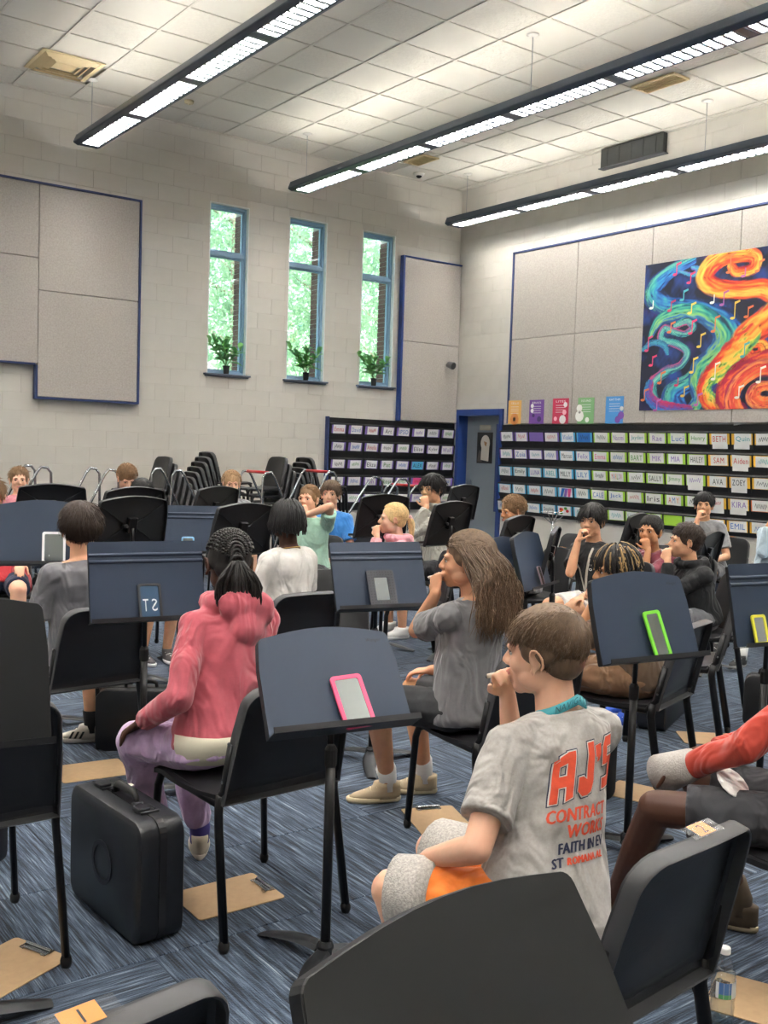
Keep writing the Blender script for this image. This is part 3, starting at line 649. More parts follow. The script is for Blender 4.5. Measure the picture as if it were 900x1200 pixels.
P_l=lambda u,z,n: Vector((7.69+u,YL-n-.07*(u>1.1)*0,z))
rack('name_card_rack','smaller black wall rack of white name cards in the corner beside the door',P_l,8,5,.284,.235,.118,.64,1.94,[.155+.2835*k for k in range(8)],[1.78,1.54,1.295,1.055,.815],ldata,2.29,1.93)
# ================================================================== posters above the rack
def poster(y,w,h,col,name,label,art,z=1.93):
    t=thing('small_poster',label,'poster',(XR-.064,y,z+.005),0)
    M=Matrix.Rotation(-math.pi/2,4,'Z')@Matrix.Rotation(math.pi/2,4,'X')
    MB().prism([(-w/2,0),(w/2,0),(w/2,h),(-w/2,h)],0,.002,M).build('sheet',mat('poster '+col,col,.5),t,)
    b=MB(); 
    def T(x,y_,tz=.0026): return M@Matrix.Translation((x,y_,tz))
    if name: put_text(b,name,T(0,h*.88),w*.6,h*.08,0)
    for k in range(4): b.k=0; b.prism([(-w*.3,h*(.72-.09*k)),(w*.3,h*(.72-.09*k)),(w*.3,h*(.725-.09*k)+.003),(-w*.3,h*(.725-.09*k)+.003)],.0021,.0025,M)
    for (x,y_,r,k) in art: b.k=k; b.prism([(x*w+r*math.cos(a*.6283),y_*h+r*math.sin(a*.6283)) for a in range(10)],.0021,.003,M)
    b.build('print',[M_card,mat('poster art '+col,art and {'e3b064':'d98a4a','6f4596':'3a2560','c03050':'f2b9c4','7fb07a':'f1f1ee','4a90d0':'7a4aa8'}[col] or 'ffffff',.5),M_ink],t)
poster(10.38,.26,.33,'e3b064','CELLO','small orange and yellow poster standing leftmost on the rack',[(0,.2,.085,1),(0,.2,.03,0)])
poster(9.95,.28,.33,'6f4596','BRASS','small purple poster second from the left on the rack',[(-.3,.75,.03,0),(-.3,.55,.03,0),(-.2,.35,.025,1),(.2,.2,.04,1)])
poster(9.5,.29,.34,'c03050','LITES','small crimson poster in the middle of the five on the rack',[(.3,.75,.035,0),(.25,.45,.035,1),(.15,.17,.06,0),(-.3,.2,.03,1)])
poster(9.05,.28,.34,'7fb07a','SOUND','small green poster with white shapes, fourth on the rack',[(-.38,.3,.075,1),(-.4,.6,.05,1),(-.38,.45,.02,2),(.1,.15,.035,1)])
poster(8.57,.29,.345,'4a90d0','RHYTHM','small blue poster standing nearest to the mural on the rack',[(.38,.3,.05,1),(.2,.15,.045,1),(.4,.55,.03,0)])
t=thing('door_poster','dark poster of a white-headed bird of prey on the grey door','poster',(XR+.136,11.2,1.36))
M=Matrix.Rotation(-math.pi/2,4,'Z')@Matrix.Rotation(math.pi/2,4,'X')
MB().prism([(-.17,0),(.17,0),(.17,.46),(-.17,.46)],0,.002,M).build('sheet',mat('dark poster','2a2a2c',.5),t)
b=MB(); b.k=0; b.prism([(.10*math.cos(a*.4)+.01,.30+.12*math.sin(a*.4)) for a in range(16)],.0022,.003,M); b.k=1; b.prism([(-.02,.33),(.05,.31),(.03,.25),(-.0,.27)],.003,.0036,M); b.k=0; b.prism([(-.08,.05),(.09,.03),(.1,.25),(-.07,.25)],.0021,.0028,M); b.k=2; b.prism([(-.16,.02),(-.05,.02),(-.04,.15),(-.12,.2)],.0022,.0027,M)
b.build('bird_print',[mat('bird white','cfc8bd',.7),mat('beak','a9835c',.6),mat('poster shade','5a5450',.7)],t)
tag(MB().prism([(-.12,.49),(.12,.49),(.12,.57),(-.12,.57)],0,.006,Matrix.Translation((XR+.136,11.2,1.36))@M).build('door_plaque',mat('beige plaque','a59f8e',.6)),'small beige plaque above the bird poster on the door','sign')
# ================================================================== the mural: painted canvas, colours computed per vertex
def mural():
    y1,y0,z0,z1=8.18,5.2,2.095,3.865                     # visible left part: 900 x 1181 px crop maps to y 8.18..6.45
    nx,nz=330,196
    u=np.linspace(0,1,nx); v=np.linspace(0,1,nz); U,Vv=np.meshgrid(u,v)
    X=U*(y1-y0)/1.80*830; Y=(1-Vv)*970                   # painting pixels
    def noise2(x,y,s):
        q=np.zeros_like(x)
        r=np.random.default_rng(s)
        for k in range(7):
            a=r.uniform(0,6.28); fq=r.uniform(.5,1.6)*(1+k*.5); q+=np.sin(x*math.cos(a)*fq+y*math.sin(a)*fq+r.uniform(0,6.28))/(1+k*.35)
        return q/3
    img=np.zeros((nz,nx,3)); base=np.array(srgb('151a30')); img[:]=base
    n1=noise2(X/70,Y/70,1); n2=noise2(X/18,Y/30,2)
    img+= (np.clip(n1+n2*.3,0,1)[...,None])*(np.array(srgb('2a4a9a'))-base)*.9
    img+= (np.clip(noise2(X/55,Y/60,9)-.35,0,1)[...,None])*(np.array(srgb('3f2a78')))*.8
    def ribbon(pts,w,cols,seed,soft=.12):
        nonlocal img
        P=np.array(pts,float); 
        # catmull-rom
        Q=[];n=len(P)
        for i in range(n-1):
            p0,p1,p2,p3=P[max(i-1,0)],P[i],P[i+1],P[min(i+2,n-1)]
            for t in np.linspace(0,1,14,endpoint=False): Q.append(.5*((2*p1)+(-p0+p2)*t+(2*p0-5*p1+4*p2-p3)*t*t+(-p0+3*p1-3*p2+p3)*t**3))
        Q=np.array(Q+[P[-1]]); m=len(Q); T=np.gradient(Q,axis=0); T/=np.linalg.norm(T,axis=1,keepdims=True)+1e-9
        bd=np.full(X.shape,1e9); bs=np.zeros_like(X); sd=np.zeros_like(X)
        for i in range(m):
            dx,dy=X-Q[i,0],Y-Q[i,1]; wi=np.interp(i/(m-1),np.linspace(0,1,len(w)),w); d=np.hypot(dx,dy)/wi; k=d<bd
            bd=np.where(k,d,bd); bs=np.where(k,i/(m-1),bs); sd=np.where(k,(T[i,0]*dy-T[i,1]*dx)/wi,sd)
        L=m*14
        rg=np.random.default_rng(seed); st=np.zeros_like(X)
        for k in range(5): st+=np.sin(sd*rg.uniform(5,22)+noise2(bs*rg.uniform(14,40),sd*3,seed+k)*3.4+rg.uniform(0,6))
        st=st/5
        C=np.array([srgb(c) for c in cols]); tt=np.clip((sd*.5+.5)+st*.28+noise2(bs*26,sd*4,seed+20)*.22,0,.999)*(len(C)-1); i0=tt.astype(int); fr=(tt-i0)[...,None]; col=C[i0]*(1-fr)+C[np.minimum(i0+1,len(C)-1)]*fr
        col*= (1+.35*st[...,None]); a=np.clip((1-bd+st*.15)/soft,0,1)[...,None]; dk=((st<-.62)[...,None])*.6
        img=img*(1-a)+col*(1-dk)*a
    BL=['14254f','1f4f9c','2f7cc0','3aa0a8','63c0a0','1c3f7a']
    TL_=['173a55','1f8f90','57b58a','8fc66a','2f79b0','1d3f78']
    OR=['b3202a','e8442a','f4732e','f9a640','f6c85a','e2512c']
    RD=['7a1440','c4264a','e03c34','ee6a34','b81c3c','8a1638']
    ribbon([(300,20),(150,80),(60,180),(130,270),(250,300),(380,330),(520,400),(600,520),(520,640),(420,720),(330,800),(230,870),(260,970)],[40,50,70,75,60,70,75,70,70,60,65,80,90],BL,1)
    ribbon([(320,60),(360,80),(330,110),(270,90),(210,60)],[14,22,16,12,6],['2a4fa0','4aa5b5','6a58b0'],2)
    ribbon([(60,470),(110,380),(230,340),(360,350),(470,420),(530,520),(480,620),(400,690),(370,790),(400,900),(370,975)],[20,40,60,60,60,65,60,60,45,50,60],TL_,3)
    ribbon([(230,420),(300,400),(340,440),(290,480),(220,460),(150,430),(130,500),(230,540),(310,600),(270,680),(170,720),(80,800),(110,900)],[22,26,26,22,22,22,24,26,26,26,36,36,30],['205070','3fa59b','7ac0a8','2a6090','c04878'],4)
    ribbon([(70,790),(60,860),(120,930),(220,960),(330,975)],[28,34,44,44,40],['d03a6a','8a3f88','3a5ab0','2a80b0'],5)
    ribbon([(10,560),(70,520),(150,540),(180,600)],[16,22,24,12],['1a4a80','3f9ab0','2a60a0'],12)
    ribbon([(560,90),(600,130),(690,120),(700,60),(640,30),(520,20),(440,60),(400,140),(480,210),(620,240),(760,250),(860,330),(800,440),(680,520),(640,600),(700,670),(780,640),(760,580),(700,590)],[26,32,36,40,48,62,66,62,60,55,62,80,90,85,70,55,45,30,18],OR,6)
    ribbon([(690,520),(600,620),(510,720),(440,800),(440,880),(520,960),(600,990)],[70,80,70,50,50,60,60],['3f9a6a','9cc850','f6cc58','f49a3a','e0442a','c02a34'],7)
    ribbon([(1300,560),(1100,640),(900,680),(700,720),(600,800),(560,900),(640,990)],[120,120,110,80,66,70,70],RD,8)
    ribbon([(840,860),(800,830),(740,850),(730,910),(800,950),(900,930),(960,840),(900,740),(760,720),(640,800),(600,900),(620,990)],[20,30,40,46,50,60,66,60,52,50,50,60],['f4a35a','ee6a3a','d8303a','f29a50','a81c48'],9)
    ribbon([(860,330),(900,500),(1000,560),(1150,520),(1250,400),(1150,250),(980,220)],[60,90,100,100,90,80,40],OR,10)
    ribbon([(900,160),(1000,60),(1200,40),(1400,160)],[30,60,80,60],BL,11)
    img=np.clip(img,0.004,1)
    V=np.stack([np.full(X.shape,XR-.0655).ravel(),(y1-U*(y1-y0)).ravel(),(z0+Vv*(z1-z0)).ravel()],1)
    t=thing('mural','large square canvas mural of swirling blue and orange colours with music notes','painting',(XR-.061,(y1+y0)/2,z0)); o0=np.array(t.location)
    i=np.arange(nz-1)[:,None]*nx+np.arange(nx-1)[None]; i=i.ravel(); F=np.stack([i,i+nx,i+nx+1,i+1],1)
    me=np_mesh('painted_face',V-o0,F,attr_mat('mural paint','Paint',.55)); at=me.attributes.new('Paint','FLOAT_COLOR','POINT'); at.data.foreach_set('color',np.concatenate([img.reshape(-1,3),np.ones((nx*nz,1))],1).astype(np.float32).ravel())
    link(me,'painted_face',t)
    MB().box((-.0005,0,(z1-z0)/2),(.0075,y1-y0,z1-z0)).build('canvas',mat('mural edge','16182a',.7),t)
    # music notes printed on the canvas
    cols=['e0406a','f2c95a','f2f0e6','e9784a','58b8c0','c06ab0']; mats=[mat('note %s'%c,c,.5) for c in cols]
    notes=[(190,20,0,70),(285,95,0,60),(530,-40+10,3,110),(620,110,5,50),(700,80,3,60),(245,200,4,60),(300,290,1,60),(165,260,0,60),(170,400,3,60),(20,480,0,90),(310,400,0,80),(370,490,1,80),(330,640,1,90),(120,720,3,70),(455,390,3,90),(500,240,5,80),(440,250,2,50),(570,310,1,100),(650,350,3,60),(280,820,1,60),(640,570,4,80),(470,680,2,100),(740,720,2,90),(620,830,2,70),(55,610,0,60),(40,240,2,50),(370,870,5,70),(235,760,0,50),(100,900,5,70),(850,300,1,90),(950,450,2,90),(1050,300,5,80),(1150,700,1,80),(10,830,3,70)]
    nm=None
    def P(px,py): return Vector((-.0052,(y1-px*1.80/830)-o0[1],(z1-py*(z1-z0)/970)-o0[2]))
    def poly(pts,k):
        nonlocal nm
        a=[P(*p) for p in pts]; b=[q+Vector((-.0008,0,0)) for q in a]; n=len(a); nm.add(a+b,[tuple(range(n)),tuple(range(n,2*n))[::-1]]+[(i,(i+1)%n,n+(i+1)%n,n+i) for i in range(n)])
    for x,y,k,h in notes:
        y=max(y,14); x+=25; nm=MB()
        poly([(x-3,y),(x+3,y),(x+3,y+h),(x-3,y+h)],k)
        poly([(x-12+15*math.cos(a*.785),y+h+9*math.sin(a*.785)) for a in range(8)],k)
        if h>=60: poly([(x+3,y),(x+28,y-9),(x+30,y+3),(x+3,y+14)],k)
        nm.build('music_note',mats[k],t)
mural()
# ================================================================== chairs
M_shell=mat('black chair shell','1d1d20',.42,bump_s=220,bump=.15,spec=.45); M_rim=mat('grey chair rim','3c3c3e',.5); M_leg=mat('black steel tube','131315',.35,metal=.3); M_glide=mat('rubber glide','0f0f10',.7); M_bolt=mat('bolt','8a8b8d',.3,metal=.9)  # rim is a paler grey than the shell
def chair_outline(hw0,hw1,h,r,n=6):
    """rounded back outline, local (x,v) anticlockwise, v 0..h"""
    p=[(-hw0,0),(hw0,0)]
    for k in range(1,4): p.append((hw0+(hw1-hw0)*k/4*(1-r/h),(h-r)*k/4))
    for i in range(n+1):
        a=R(90*i/n); p.append((hw1-r+r*math.cos(a),h-r+r*math.sin(a)))
    p.append((0,h+.006))
    for i in range(n+1):
        a=R(90+90*i/n); p.append((-hw1+r+r*math.cos(a),h-r+r*math.sin(a)))
    for k in (3,2,1): p.append((-(hw0+(hw1-hw0)*k/4*(1-r/h)),(h-r)*k/4))
    return p
def make_chair(label,group=None,simple=False):
    t=thing('band_chair',label,'chair',(0,0,0),0,group)
    # seat pan
    nx,ny=9,8; top=[];bot=[]
    for j in range(ny+1):
        v=j/ny; y=.225-.43*v; z=.452-.018*math.sin(math.pi*min(1,v*1.1))-(.016 if j==0 else 0)+(.006 if j==ny else 0)
        w=.222-.012*v
        for i in range(nx+1):
            u=i/nx*2-1; top.append((u*w,y+ (-.012*abs(u)**4 if j==0 else 0),z+.006*abs(u)**3-(.012 if abs(u)>.99 else 0)))
    bot=[(x,y,z-.016) for x,y,z in top]; n=(nx+1)*(ny+1); fs=[]
    for j in range(ny):
        for i in range(nx): a=j*(nx+1)+i; fs+=[(a,a+nx+1,a+nx+2,a+1),(n+a,n+a+1,n+a+nx+2,n+a+nx+1)]
    for i in range(nx): fs+=[(i,i+1,n+i+1,n+i),(n-nx-1+i,2*n-nx-1+i,2*n-nx+i,n-nx+i)]
    for j in range(ny): a=j*(nx+1); fs+=[(a,n+a,n+a+nx+1,a+nx+1),(a+nx,a+2*nx+1,n+a+2*nx+1,n+a+nx)]
    b=MB().add(top+bot,fs); autosmooth(b.build('seat',M_shell,t),50)
    # back shell: dished sheet with a rearward rim
    ol=chair_outline(.218,.196,.375,.075); cx,cv=0,.19; base=Vector((0,-.185,.435)); up=Vector((0,-.235,1)).normalized(); bk=Vector((0,-1,-.235)).normalized()
    def ring(s,d,ins=0):
        out=[]
        for x,v in ol:
            dx,dv=x-cx,v-cv; L=math.hypot(dx,dv); k=s*(1-ins/L); q=base+Vector((cx+dx*k,0,0))+up*(cv+dv*k)+bk*(d+.022*(1-min(1,(dx*k/.21)**2))); out.append(q)
        return out
    rg=[ring(.05,0),ring(.35,0),ring(.7,0),ring(.93,0),ring(.985,.003),ring(1,.010),ring(1,.040),ring(1,.044,.003),ring(1,.042,.007),ring(1,.018,.008),ring(.92,.010),ring(.7,.0075),ring(.35,.0075),ring(.05,.0075)]
    nb=len(ol); b=MB(); b.rings(rg)
    for q in range(len(b.f)):
        rr=q//nb; b.m[q]=1 if rr in(5,6,7,8) else 0
    autosmooth(b.build('backrest',[M_shell,M_rim],t),38)
    fr=MB()
    for s in (-1,1): fr.tube([(s*.196,.19,.425),(s*.203,0,.418),(s*.208,-.17,.42),(s*.213,-.215,.47),(s*.207,-.245,.62)],.012,7,flat=(.7,1.2))
    fr.tube([(-.2,-.19,.423),(.2,-.19,.423)],.011,7); fr.tube([(-.19,.16,.42),(.19,.16,.42)],.010,7); fr.build('seat_frame',M_leg,t,smooth=True)
    for s in (-1,1):
        b=MB(); b.k=0; b.tube([(s*.196,.175,.424),(s*.2,.20,.41),(s*.206,.212,.37),(s*.225,.222,.03)],.0145,8,flat=(.75,1.15)); b.k=1; b.cap((s*.2252,.2225,.022),(s*.2255,.223,.010),.0165,.0155,8,2); b.build('leg',[M_leg,M_glide],t,smooth=True)
        b=MB(); b.k=0; b.tube([(s*.213,-.20,.455),(s*.214,-.195,.40),(s*.217,-.205,.34),(s*.226,-.262,.03)],.0155,8,flat=(.75,1.2)); b.k=1; b.cap((s*.2263,-.2633,.022),(s*.2266,-.264,.010),.0175,.0165,8,2); b.build('leg',[M_leg,M_glide],t,smooth=True)
    if not simple:
        b=MB()
        for s in(-1,1):
            for z in (.50,.62): b.tube([(s*.2165-(z-.5)*.0*s,-.215-(z-.47)*.2,z),(s*.2215-(z-.5)*.06*s,-.215-(z-.47)*.2,z)],.005,8)
        b.build('bolt',M_bolt,t)
    return t
CH0=make_chair('empty black band chair at the bottom left corner with an orange number one sticker')
CHAIRS=[CH0]
def chair(x,y,yaw,label,group=None): 
    c=copy_tree(CH0,(x,y,0),R(yaw),label,group); CHAIRS.append(c); return c
# (the copies come before CH0 gets its own sticker)
cF=chair(1.567,1.424,5,'black band chair with an orange number two sticker under the printed grey tee boy')
chair(.736,3.02,0,'black band chair at the left edge beyond the tall dark music stand')
chair(1.587,2.86,3,'black band chair under the girl in the pink hoodie')
chair(2.654,2.843,-5,'black band chair under the long-haired girl in the grey tee')
chair(4.5,3.37,31,'empty black band chair right of the lime mirror stand, over a clipboard')
chair(1.58,4.45,5,'black band chair under the boy in the dark grey athletic shirt')
chair(2.63,4.45,0,'black band chair under the child in the plain white tee')
chair(2.63,1.46,5,'black band chair under the child in the red sweater at the right edge')
chair(3.62,2.97,17,'black band chair under the child with braids and tan trousers')
# ================================================================== number stickers
M_or=mat('orange sticker','f29a3a',.5); M_tape=glass_mat('clear tape',.25,'f6f6f6',alpha=.02); 
def sticker(ch,txt,u):
    b=MB(); up=Vector((0,-.235,1)).normalized(); bk=Vector((0,-1,-.235)).normalized(); base=Vector((0,-.185,.435))
    c=base+up*(.375+.0075)+bk*.022+Vector((u,0,0)); n=up
    M=frame4(c,Vector((1,0,0)),n); 
    b.k=0; w,h=.052,.036
    b.prism([(-w/2,-h/2+.002),(w/2,-h/2+.002),(w/2,h/2),(-w/2,h/2)],.0005,.0012,M); put_text(b,txt,M@Matrix.Translation((0,0,.0017)),None,.024,1)
    b.build('number_sticker',[M_or,M_ink],ch,label='orange sticker with a handwritten number')
    b=MB(); b.prism([(-.05,-.0205),(.05,-.0205),(.05,.018),(-.05,.018)],.0018,.0021,M); b.build('clear_tape',M_tape,ch)
sticker(cF,'2',.02); sticker(CH0,'1',-.02)
CH0.location=(.407,1.45,0); CH0.rotation_euler=(0,0,R(7))
# stacks along the window wall
def stack(x,y,n,dirx,dx,dz,label,z0=.145):
    t=thing('chair_dolly','low wheeled dolly under the '+label,'dolly',(x,y,0)); b=MB()
    for q in(-1,1): b.box((0,q*.235,z0-.02),(.66,.04,.04)).box((q*.28,0,z0-.02),(.05,.43,.04))
    b.build('frame',M_leg,t)
    for qx in(-1,1):
        for qy in(-1,1): MB().tube([(qx*.27,qy*.2-.015,.045),(qx*.27,qy*.2+.015,.045)],.045,12).box((qx*.27,qy*.2,.095),(.03,.03,.035)).build('caster',M_glide,t)
    for k in range(n):
        nm=['lowest','second lowest','third from below','fourth from below','fifth from below','sixth from below','seventh from below','eighth from below'][k] if k<n-1 else 'topmost'
        c=copy_tree(CH0S,(x+dirx*dx*k,y,z0+dz*k),R(90) if dirx<0 else R(-90),'black chair, %s of the %s'%(nm,label),'stacked chairs by the window wall')
        CHAIRS.append(c)
CH0S=make_chair('tmp',simple=True)
for s_ in [o for o in CH0S.children if o.name.startswith('bolt')]: bpy.data.objects.remove(s_)
stack(4.62,10.2,7,-1,.058,.070,'leftmost wall stack')
stack(5.36,11.0,9,1,.050,.060,'second wall stack from the left')
stack(5.95,10.05,7,-1,.056,.075,'third wall stack from the left')
stack(6.62,10.70,8,1,.048,.064,'rightmost wall stack')
def rm(o):
    for c in list(o.children): rm(c)
    bpy.data.objects.remove(o)
rm(CH0S)
# ================================================================== chair carts: bent chrome tube frames
M_chr=mat('chrome tube','aeb2b6',.22,metal=1); M_red=mat('red vinyl grip','b5262a',.4); M_wheel=mat('caster rubber','1a1a1a',.6)
def cart(x,y,rz,label,h=1.23,w=.5,sl=.5,red=False,m=None):
    t=thing('tube_cart',label,'cart',(x,y,0),R(rz),'bent tube carts at the back of the room'); m=m or M_chr
    for s in (-1,1):
        MB().tube([(-.42,s*w/2,.12),(-.40,s*w/2,.16),(-.40+sl*.35,s*w/2,h*.62),(-.40+sl*.78,s*w/2,h-.05),(-.40+sl*.86,s*w/2,h-.005),(-.40+sl*.98,s*w/2,h-.012),(-.40+sl*1.05,s*w/2,h-.06),(-.38+sl*1.05,s*w/2,.12)],.0135,8).build('side_tube',m,t,smooth=True)
    b=MB()
    for xx,z in((-.40,.13),(.14,.13),(-.18,.6)): b.tube([(xx,-w/2,z),(xx,w/2,z)],.011,8)
    b.build('cross_bar',m,t,smooth=True)
    if red: MB().tube([(-.40+sl*.9,-w/2+.02,h-.01),(-.40+sl*.9,w/2-.02,h-.01)],.016,8).build('red_grip',M_red,t,smooth=True)
    for sx in(-.40,.15):
        for sy in(-1,1): MB().tube([(sx,sy*w/2-.014,.05),(sx,sy*w/2+.014,.05)],.05,14).box((sx,sy*w/2,.095),(.03,.034,.05)).build('caster',M_wheel,t)
cart(3.1,10.1,0,'bent tube cart at the far left against the white wall',1.24); cart(3.55,9.5,0,'bent tube cart left of the boy hidden behind the tall stand',1.24)
cart(4.42,9.65,180,'bent tube cart beside the left chair stacks',1.24)
cart(5.35,9.45,180,'bent tube cart with red grip right of the peeking boy',1.24,red=True); cart(5.95,9.35,0,'shiny bent tube cart behind the girl in mint',1.26,red=True)
cart(6.55,9.1,0,'shiny tall bent tube cart before the small card rack',1.2,sl=.7); cart(6.95,9.2,0,'bent tube cart with red grip in front of the small card rack',1.12,sl=.6,red=True)
# ================================================================== music stands
M_desk=mat('dark grey powder coat','2c384b',.42,bump_s=500,bump=.25,bd=.0006,spec=.4); M_dedge=mat('desk edge','15161a',.5); M_ddark=mat('black stand desk','141518',.5,bump_s=400,bump=.2,bd=.0006); M_base=mat('grey cast base','222427',.4,metal=.3)
def tilt_frame(x,y,z,yaw,tilt):
    """frame whose local X is the reader's right, Y up the desk, Z out of its front"""
    a=R(yaw); n=Vector((-math.sin(a),math.cos(a),0)); rt=Vector((-math.cos(a),-math.sin(a),0)); t=R(tilt)
    up=Vector((-n.x*math.sin(t),-n.y*math.sin(t),math.cos(t))); nz=rt.cross(up)
    M=Matrix.Identity(4)
    for i in range(3): M[i][0]=rt[i];M[i][1]=up[i];M[i][2]=nz[i]
    M.translation=(x,y,z); return M
SC_=1.0
def stand(x,y,z,yaw,tilt,kind,label,w=.475,h=.33,base=None,dark=False,brot=None,logo=True):
    bx,by=base if base else (x,y); a=R(yaw); n=Vector((-math.sin(a),math.cos(a),0))
    if not base: bx-=n.x*.035; by-=n.y*.035
    t=thing('music_stand',label,'music stand',(bx,by,0)); o0=Vector((bx,by,0)); M=Matrix.Translation(-o0)@tilt_frame(x,y,z,yaw,tilt)
    md=(mat('near black desk','151617',.5,bump_s=400,bump=.2,bd=.0006) if dark=='near' else M_ddark) if dark else M_desk
    hw,hh=w/2,h/2
    if kind=='W':
        ol=[(-hw,-hh),(hw,-hh)]; r=.022
        ol+= [(hw*.975+.0,hh*.3)]
        tx=hw*.93; ty=hh-.016
        for i in range(5): aa=R(90*i/4+6*(1-i/4)); ol.append((tx-r+r*math.cos(aa),ty-r+r*math.sin(aa)))
        for i in range(1,8): u=i/8; ol.append((tx-r-(2*(tx-r))*u,ty+.024*math.sin(math.pi*u)))
        for i in range(5): aa=R(90+90*i/4); ol.append((-tx+r+r*math.cos(aa),ty-r+r*math.sin(aa)))
        ol.append((-hw*.975,hh*.3))
        b=MB(); b.k=0; b.prism(ol,-.004,0,M)
        sc=lambda s,zz:[M@Vector((x_*s,y_*s,zz)) for x_,y_ in ol]
        b.k=1; b.rings([sc(1,-.002),sc(1.006,-.004),sc(1.006,-.026),sc(.988,-.026),sc(.988,-.006)],cap=False)
        d=b.build('desk',[md,M_dedge],t)
        if logo:                                         # small embossed maker's mark of the stand, dark on dark
            lb=MB(); put_text(lb,'Wenger',M@Matrix.Translation((hw*.70,hh-.045,.0012)),.05,.014,0); lb.build('embossed_mark',M_dedge,t)
    else:
        b=MB(); ol=rrect(w,h,.012,3); b.k=0; b.prism(ol,-.003,0,M)
        b.build('desk',[md],t)
        r_=MB()
        for yy in (hh-.055,hh-.083):
            pr=[]
            for i in range(5): aa=math.pi*i/4; pr.append((yy+.0075*math.cos(aa),.0+.006*math.sin(aa)))
            vs=[M@Vector((s*(hw-.001),p,q)) for s in(-1,1) for p,q in pr]; r_.add(vs,[tuple(range(5)),tuple(range(5,10))[::-1]]+[(i,(i+1)%5,5+(i+1)%5,5+i) for i in range(5)])
        autosmooth(r_.build('stiffening_rib',[md],t),50)
        for s in(-1,1): b2=MB(); b2.add([M@Vector(v) for v in((s*hw,-hh,0),(s*hw,hh-.01,0),(s*hw,hh-.01,-.016),(s*hw,-hh,-.016),(s*(hw-.002),-hh,0),(s*(hw-.002),hh-.01,0),(s*(hw-.002),hh-.01,-.016),(s*(hw-.002),-hh,-.016))],[(0,1,2,3),(7,6,5,4),(0,4,5,1),(3,2,6,7),(0,3,7,4),(1,5,6,2)]); b2.build('side_flange',M_dedge,t)
    # shelf with lip
    b=MB(); ww=hw+.004
    prof=[(-hh-.001,-.02),(-hh-.001,.050),(-hh+.013,.053),(-hh+.013,.055),(-hh-.004,.0535),(-hh-.004,-.02)]
    vs=[M@Vector((s*ww,p,q)) for s in(-1,1) for p,q in prof]; nn=len(prof)
    b.add(vs,[tuple(range(nn))[::-1],tuple(range(nn,2*nn))]+[(i,nn+i,nn+(i+1)%nn,(i+1)%nn) for i in range(nn)]); b.build('shelf',M_dedge,t)
    # back gussets and bracket
    g=MB()
    for s in(-1,1):
        for yy in(hh*.72,-hh*.72):
            A=Vector((s*.02,-.0,-.016)); B=Vector((s*hw*.86,yy,-.0125)); dv=(B-A).normalized(); sd=dv.cross(Vector((0,0,1)))*.004
            vs=[M@(A-sd),M@(A+sd),M@(B+sd),M@(B-sd)]+[M@(q+Vector((0,0,.007))) for q in(A-sd,A+sd,B+sd,B-sd)]; g.add(vs,[(0,1,2,3),(7,6,5,4),(0,4,5,1),(1,5,6,2),(2,6,7,3),(3,7,4,0)])
    g.build('back_rib',M_dedge,t)
    pt=M@Vector((0,-.01,-.032)); g=MB(); g.add([M@Vector(v) for v in[(x_,y_,z_) for x_ in(-.03,.03) for y_ in(-.04,.05) for z_ in(-.034,-.005)]],[(0,1,3,2),(4,6,7,5),(0,4,5,1),(2,3,7,6),(0,2,6,4),(1,5,7,3)])
    g.build('bracket',M_leg,t,bevel=.004); kb=MB(); q=M@Vector((.03,0,-.022)); q2=M@Vector((.058,0,-.022)); kb.tube([q,q2],.012,10).build('tilt_knob',mat('pale knob','b9b4a4',.5) if kind=='K' else M_leg,t,smooth=True)
    # post
    top=Vector((pt.x,pt.y,pt.z-.0)); zt=.62
    MB().tube([(0,0,.035),(0,0,min(zt,top.z-.1))],.0145,12).build('lower_post',M_leg,t,smooth=True)
    MB().tube([(0,0,min(zt,top.z-.1)-.02),Vector((top.x*.6,top.y*.6,top.z-.05)),top],.010,10).build('upper_post',M_leg,t,smooth=True)
    zc=min(zt,top.z-.1); MB().lathe((0,0,zc-.03),[(.0155,0),(.0185,.006),(.0185,.05),(.012,.062)],14).build('collar',M_glide,t)
    MB().lathe((0,0,.028),[(.020,0),(.026,.006),(.026,.035),(.018,.048)],14).build('hub',M_base,t)
    r0=R(brot if brot is not None else yaw+180)
    for k in range(3):
        an=r0+k*2*math.pi/3; d=Vector((math.cos(an),math.sin(an),0)); s_=Vector((-d.y,d.x,0)); b=MB(); rg=[]
        for i in range(8):
            u=i/7; L=.018+.245*u; zz=.052*math.cos(u*1.45)+.004; wd=.020+.013*math.sin(math.pi*min(1,u*.8+.15)); th=.012-.006*u
            c=d*L+s_*(.035*u*u); rg.append([c+s_*wd+Vector((0,0,zz-th)),c+s_*wd*.6+Vector((0,0,zz)),c-s_*wd*.6+Vector((0,0,zz)),c-s_*wd+Vector((0,0,zz-th)),c-s_*wd*.7+Vector((0,0,max(zz-th-.004,.0005))),c+s_*wd*.7+Vector((0,0,max(zz-th-.004,.0005)))])
        rg=[[Vector((v.x,v.y,max(v.z,.0008))) for v in r] for r in rg]
        b.rings(rg); autosmooth(b.build('base_foot',M_base,t),40)
    return tilt_frame(x,y,z,yaw,tilt)
S1=stand(1.636,2.437,.824,171,33,'W','large curved music stand with the pink-framed mirror',w=.455,h=.313,base=(1.585,2.36),brot=95)
S2=stand(1.680,3.896,.932,171,14,'M','ribbed rectangular music stand with the black-framed mirror showing reversed letters')
S5=stand(2.813,3.819,.909,168,22,'M','ribbed rectangular music stand with the perforated black mirror')
S6=stand(3.011,2.413,.913,172,20,'W','curved music stand with the lime green mirror at the right')
S7=stand(3.72,2.32,.93,170,13,'M','ribbed rectangular music stand cut by the right edge, with the yellow mirror')
S8=stand(.769,.793,.822,186,30,'W','very large dark curved music stand desk nearest the camera at the bottom',w=.485,h=.34,dark='near')
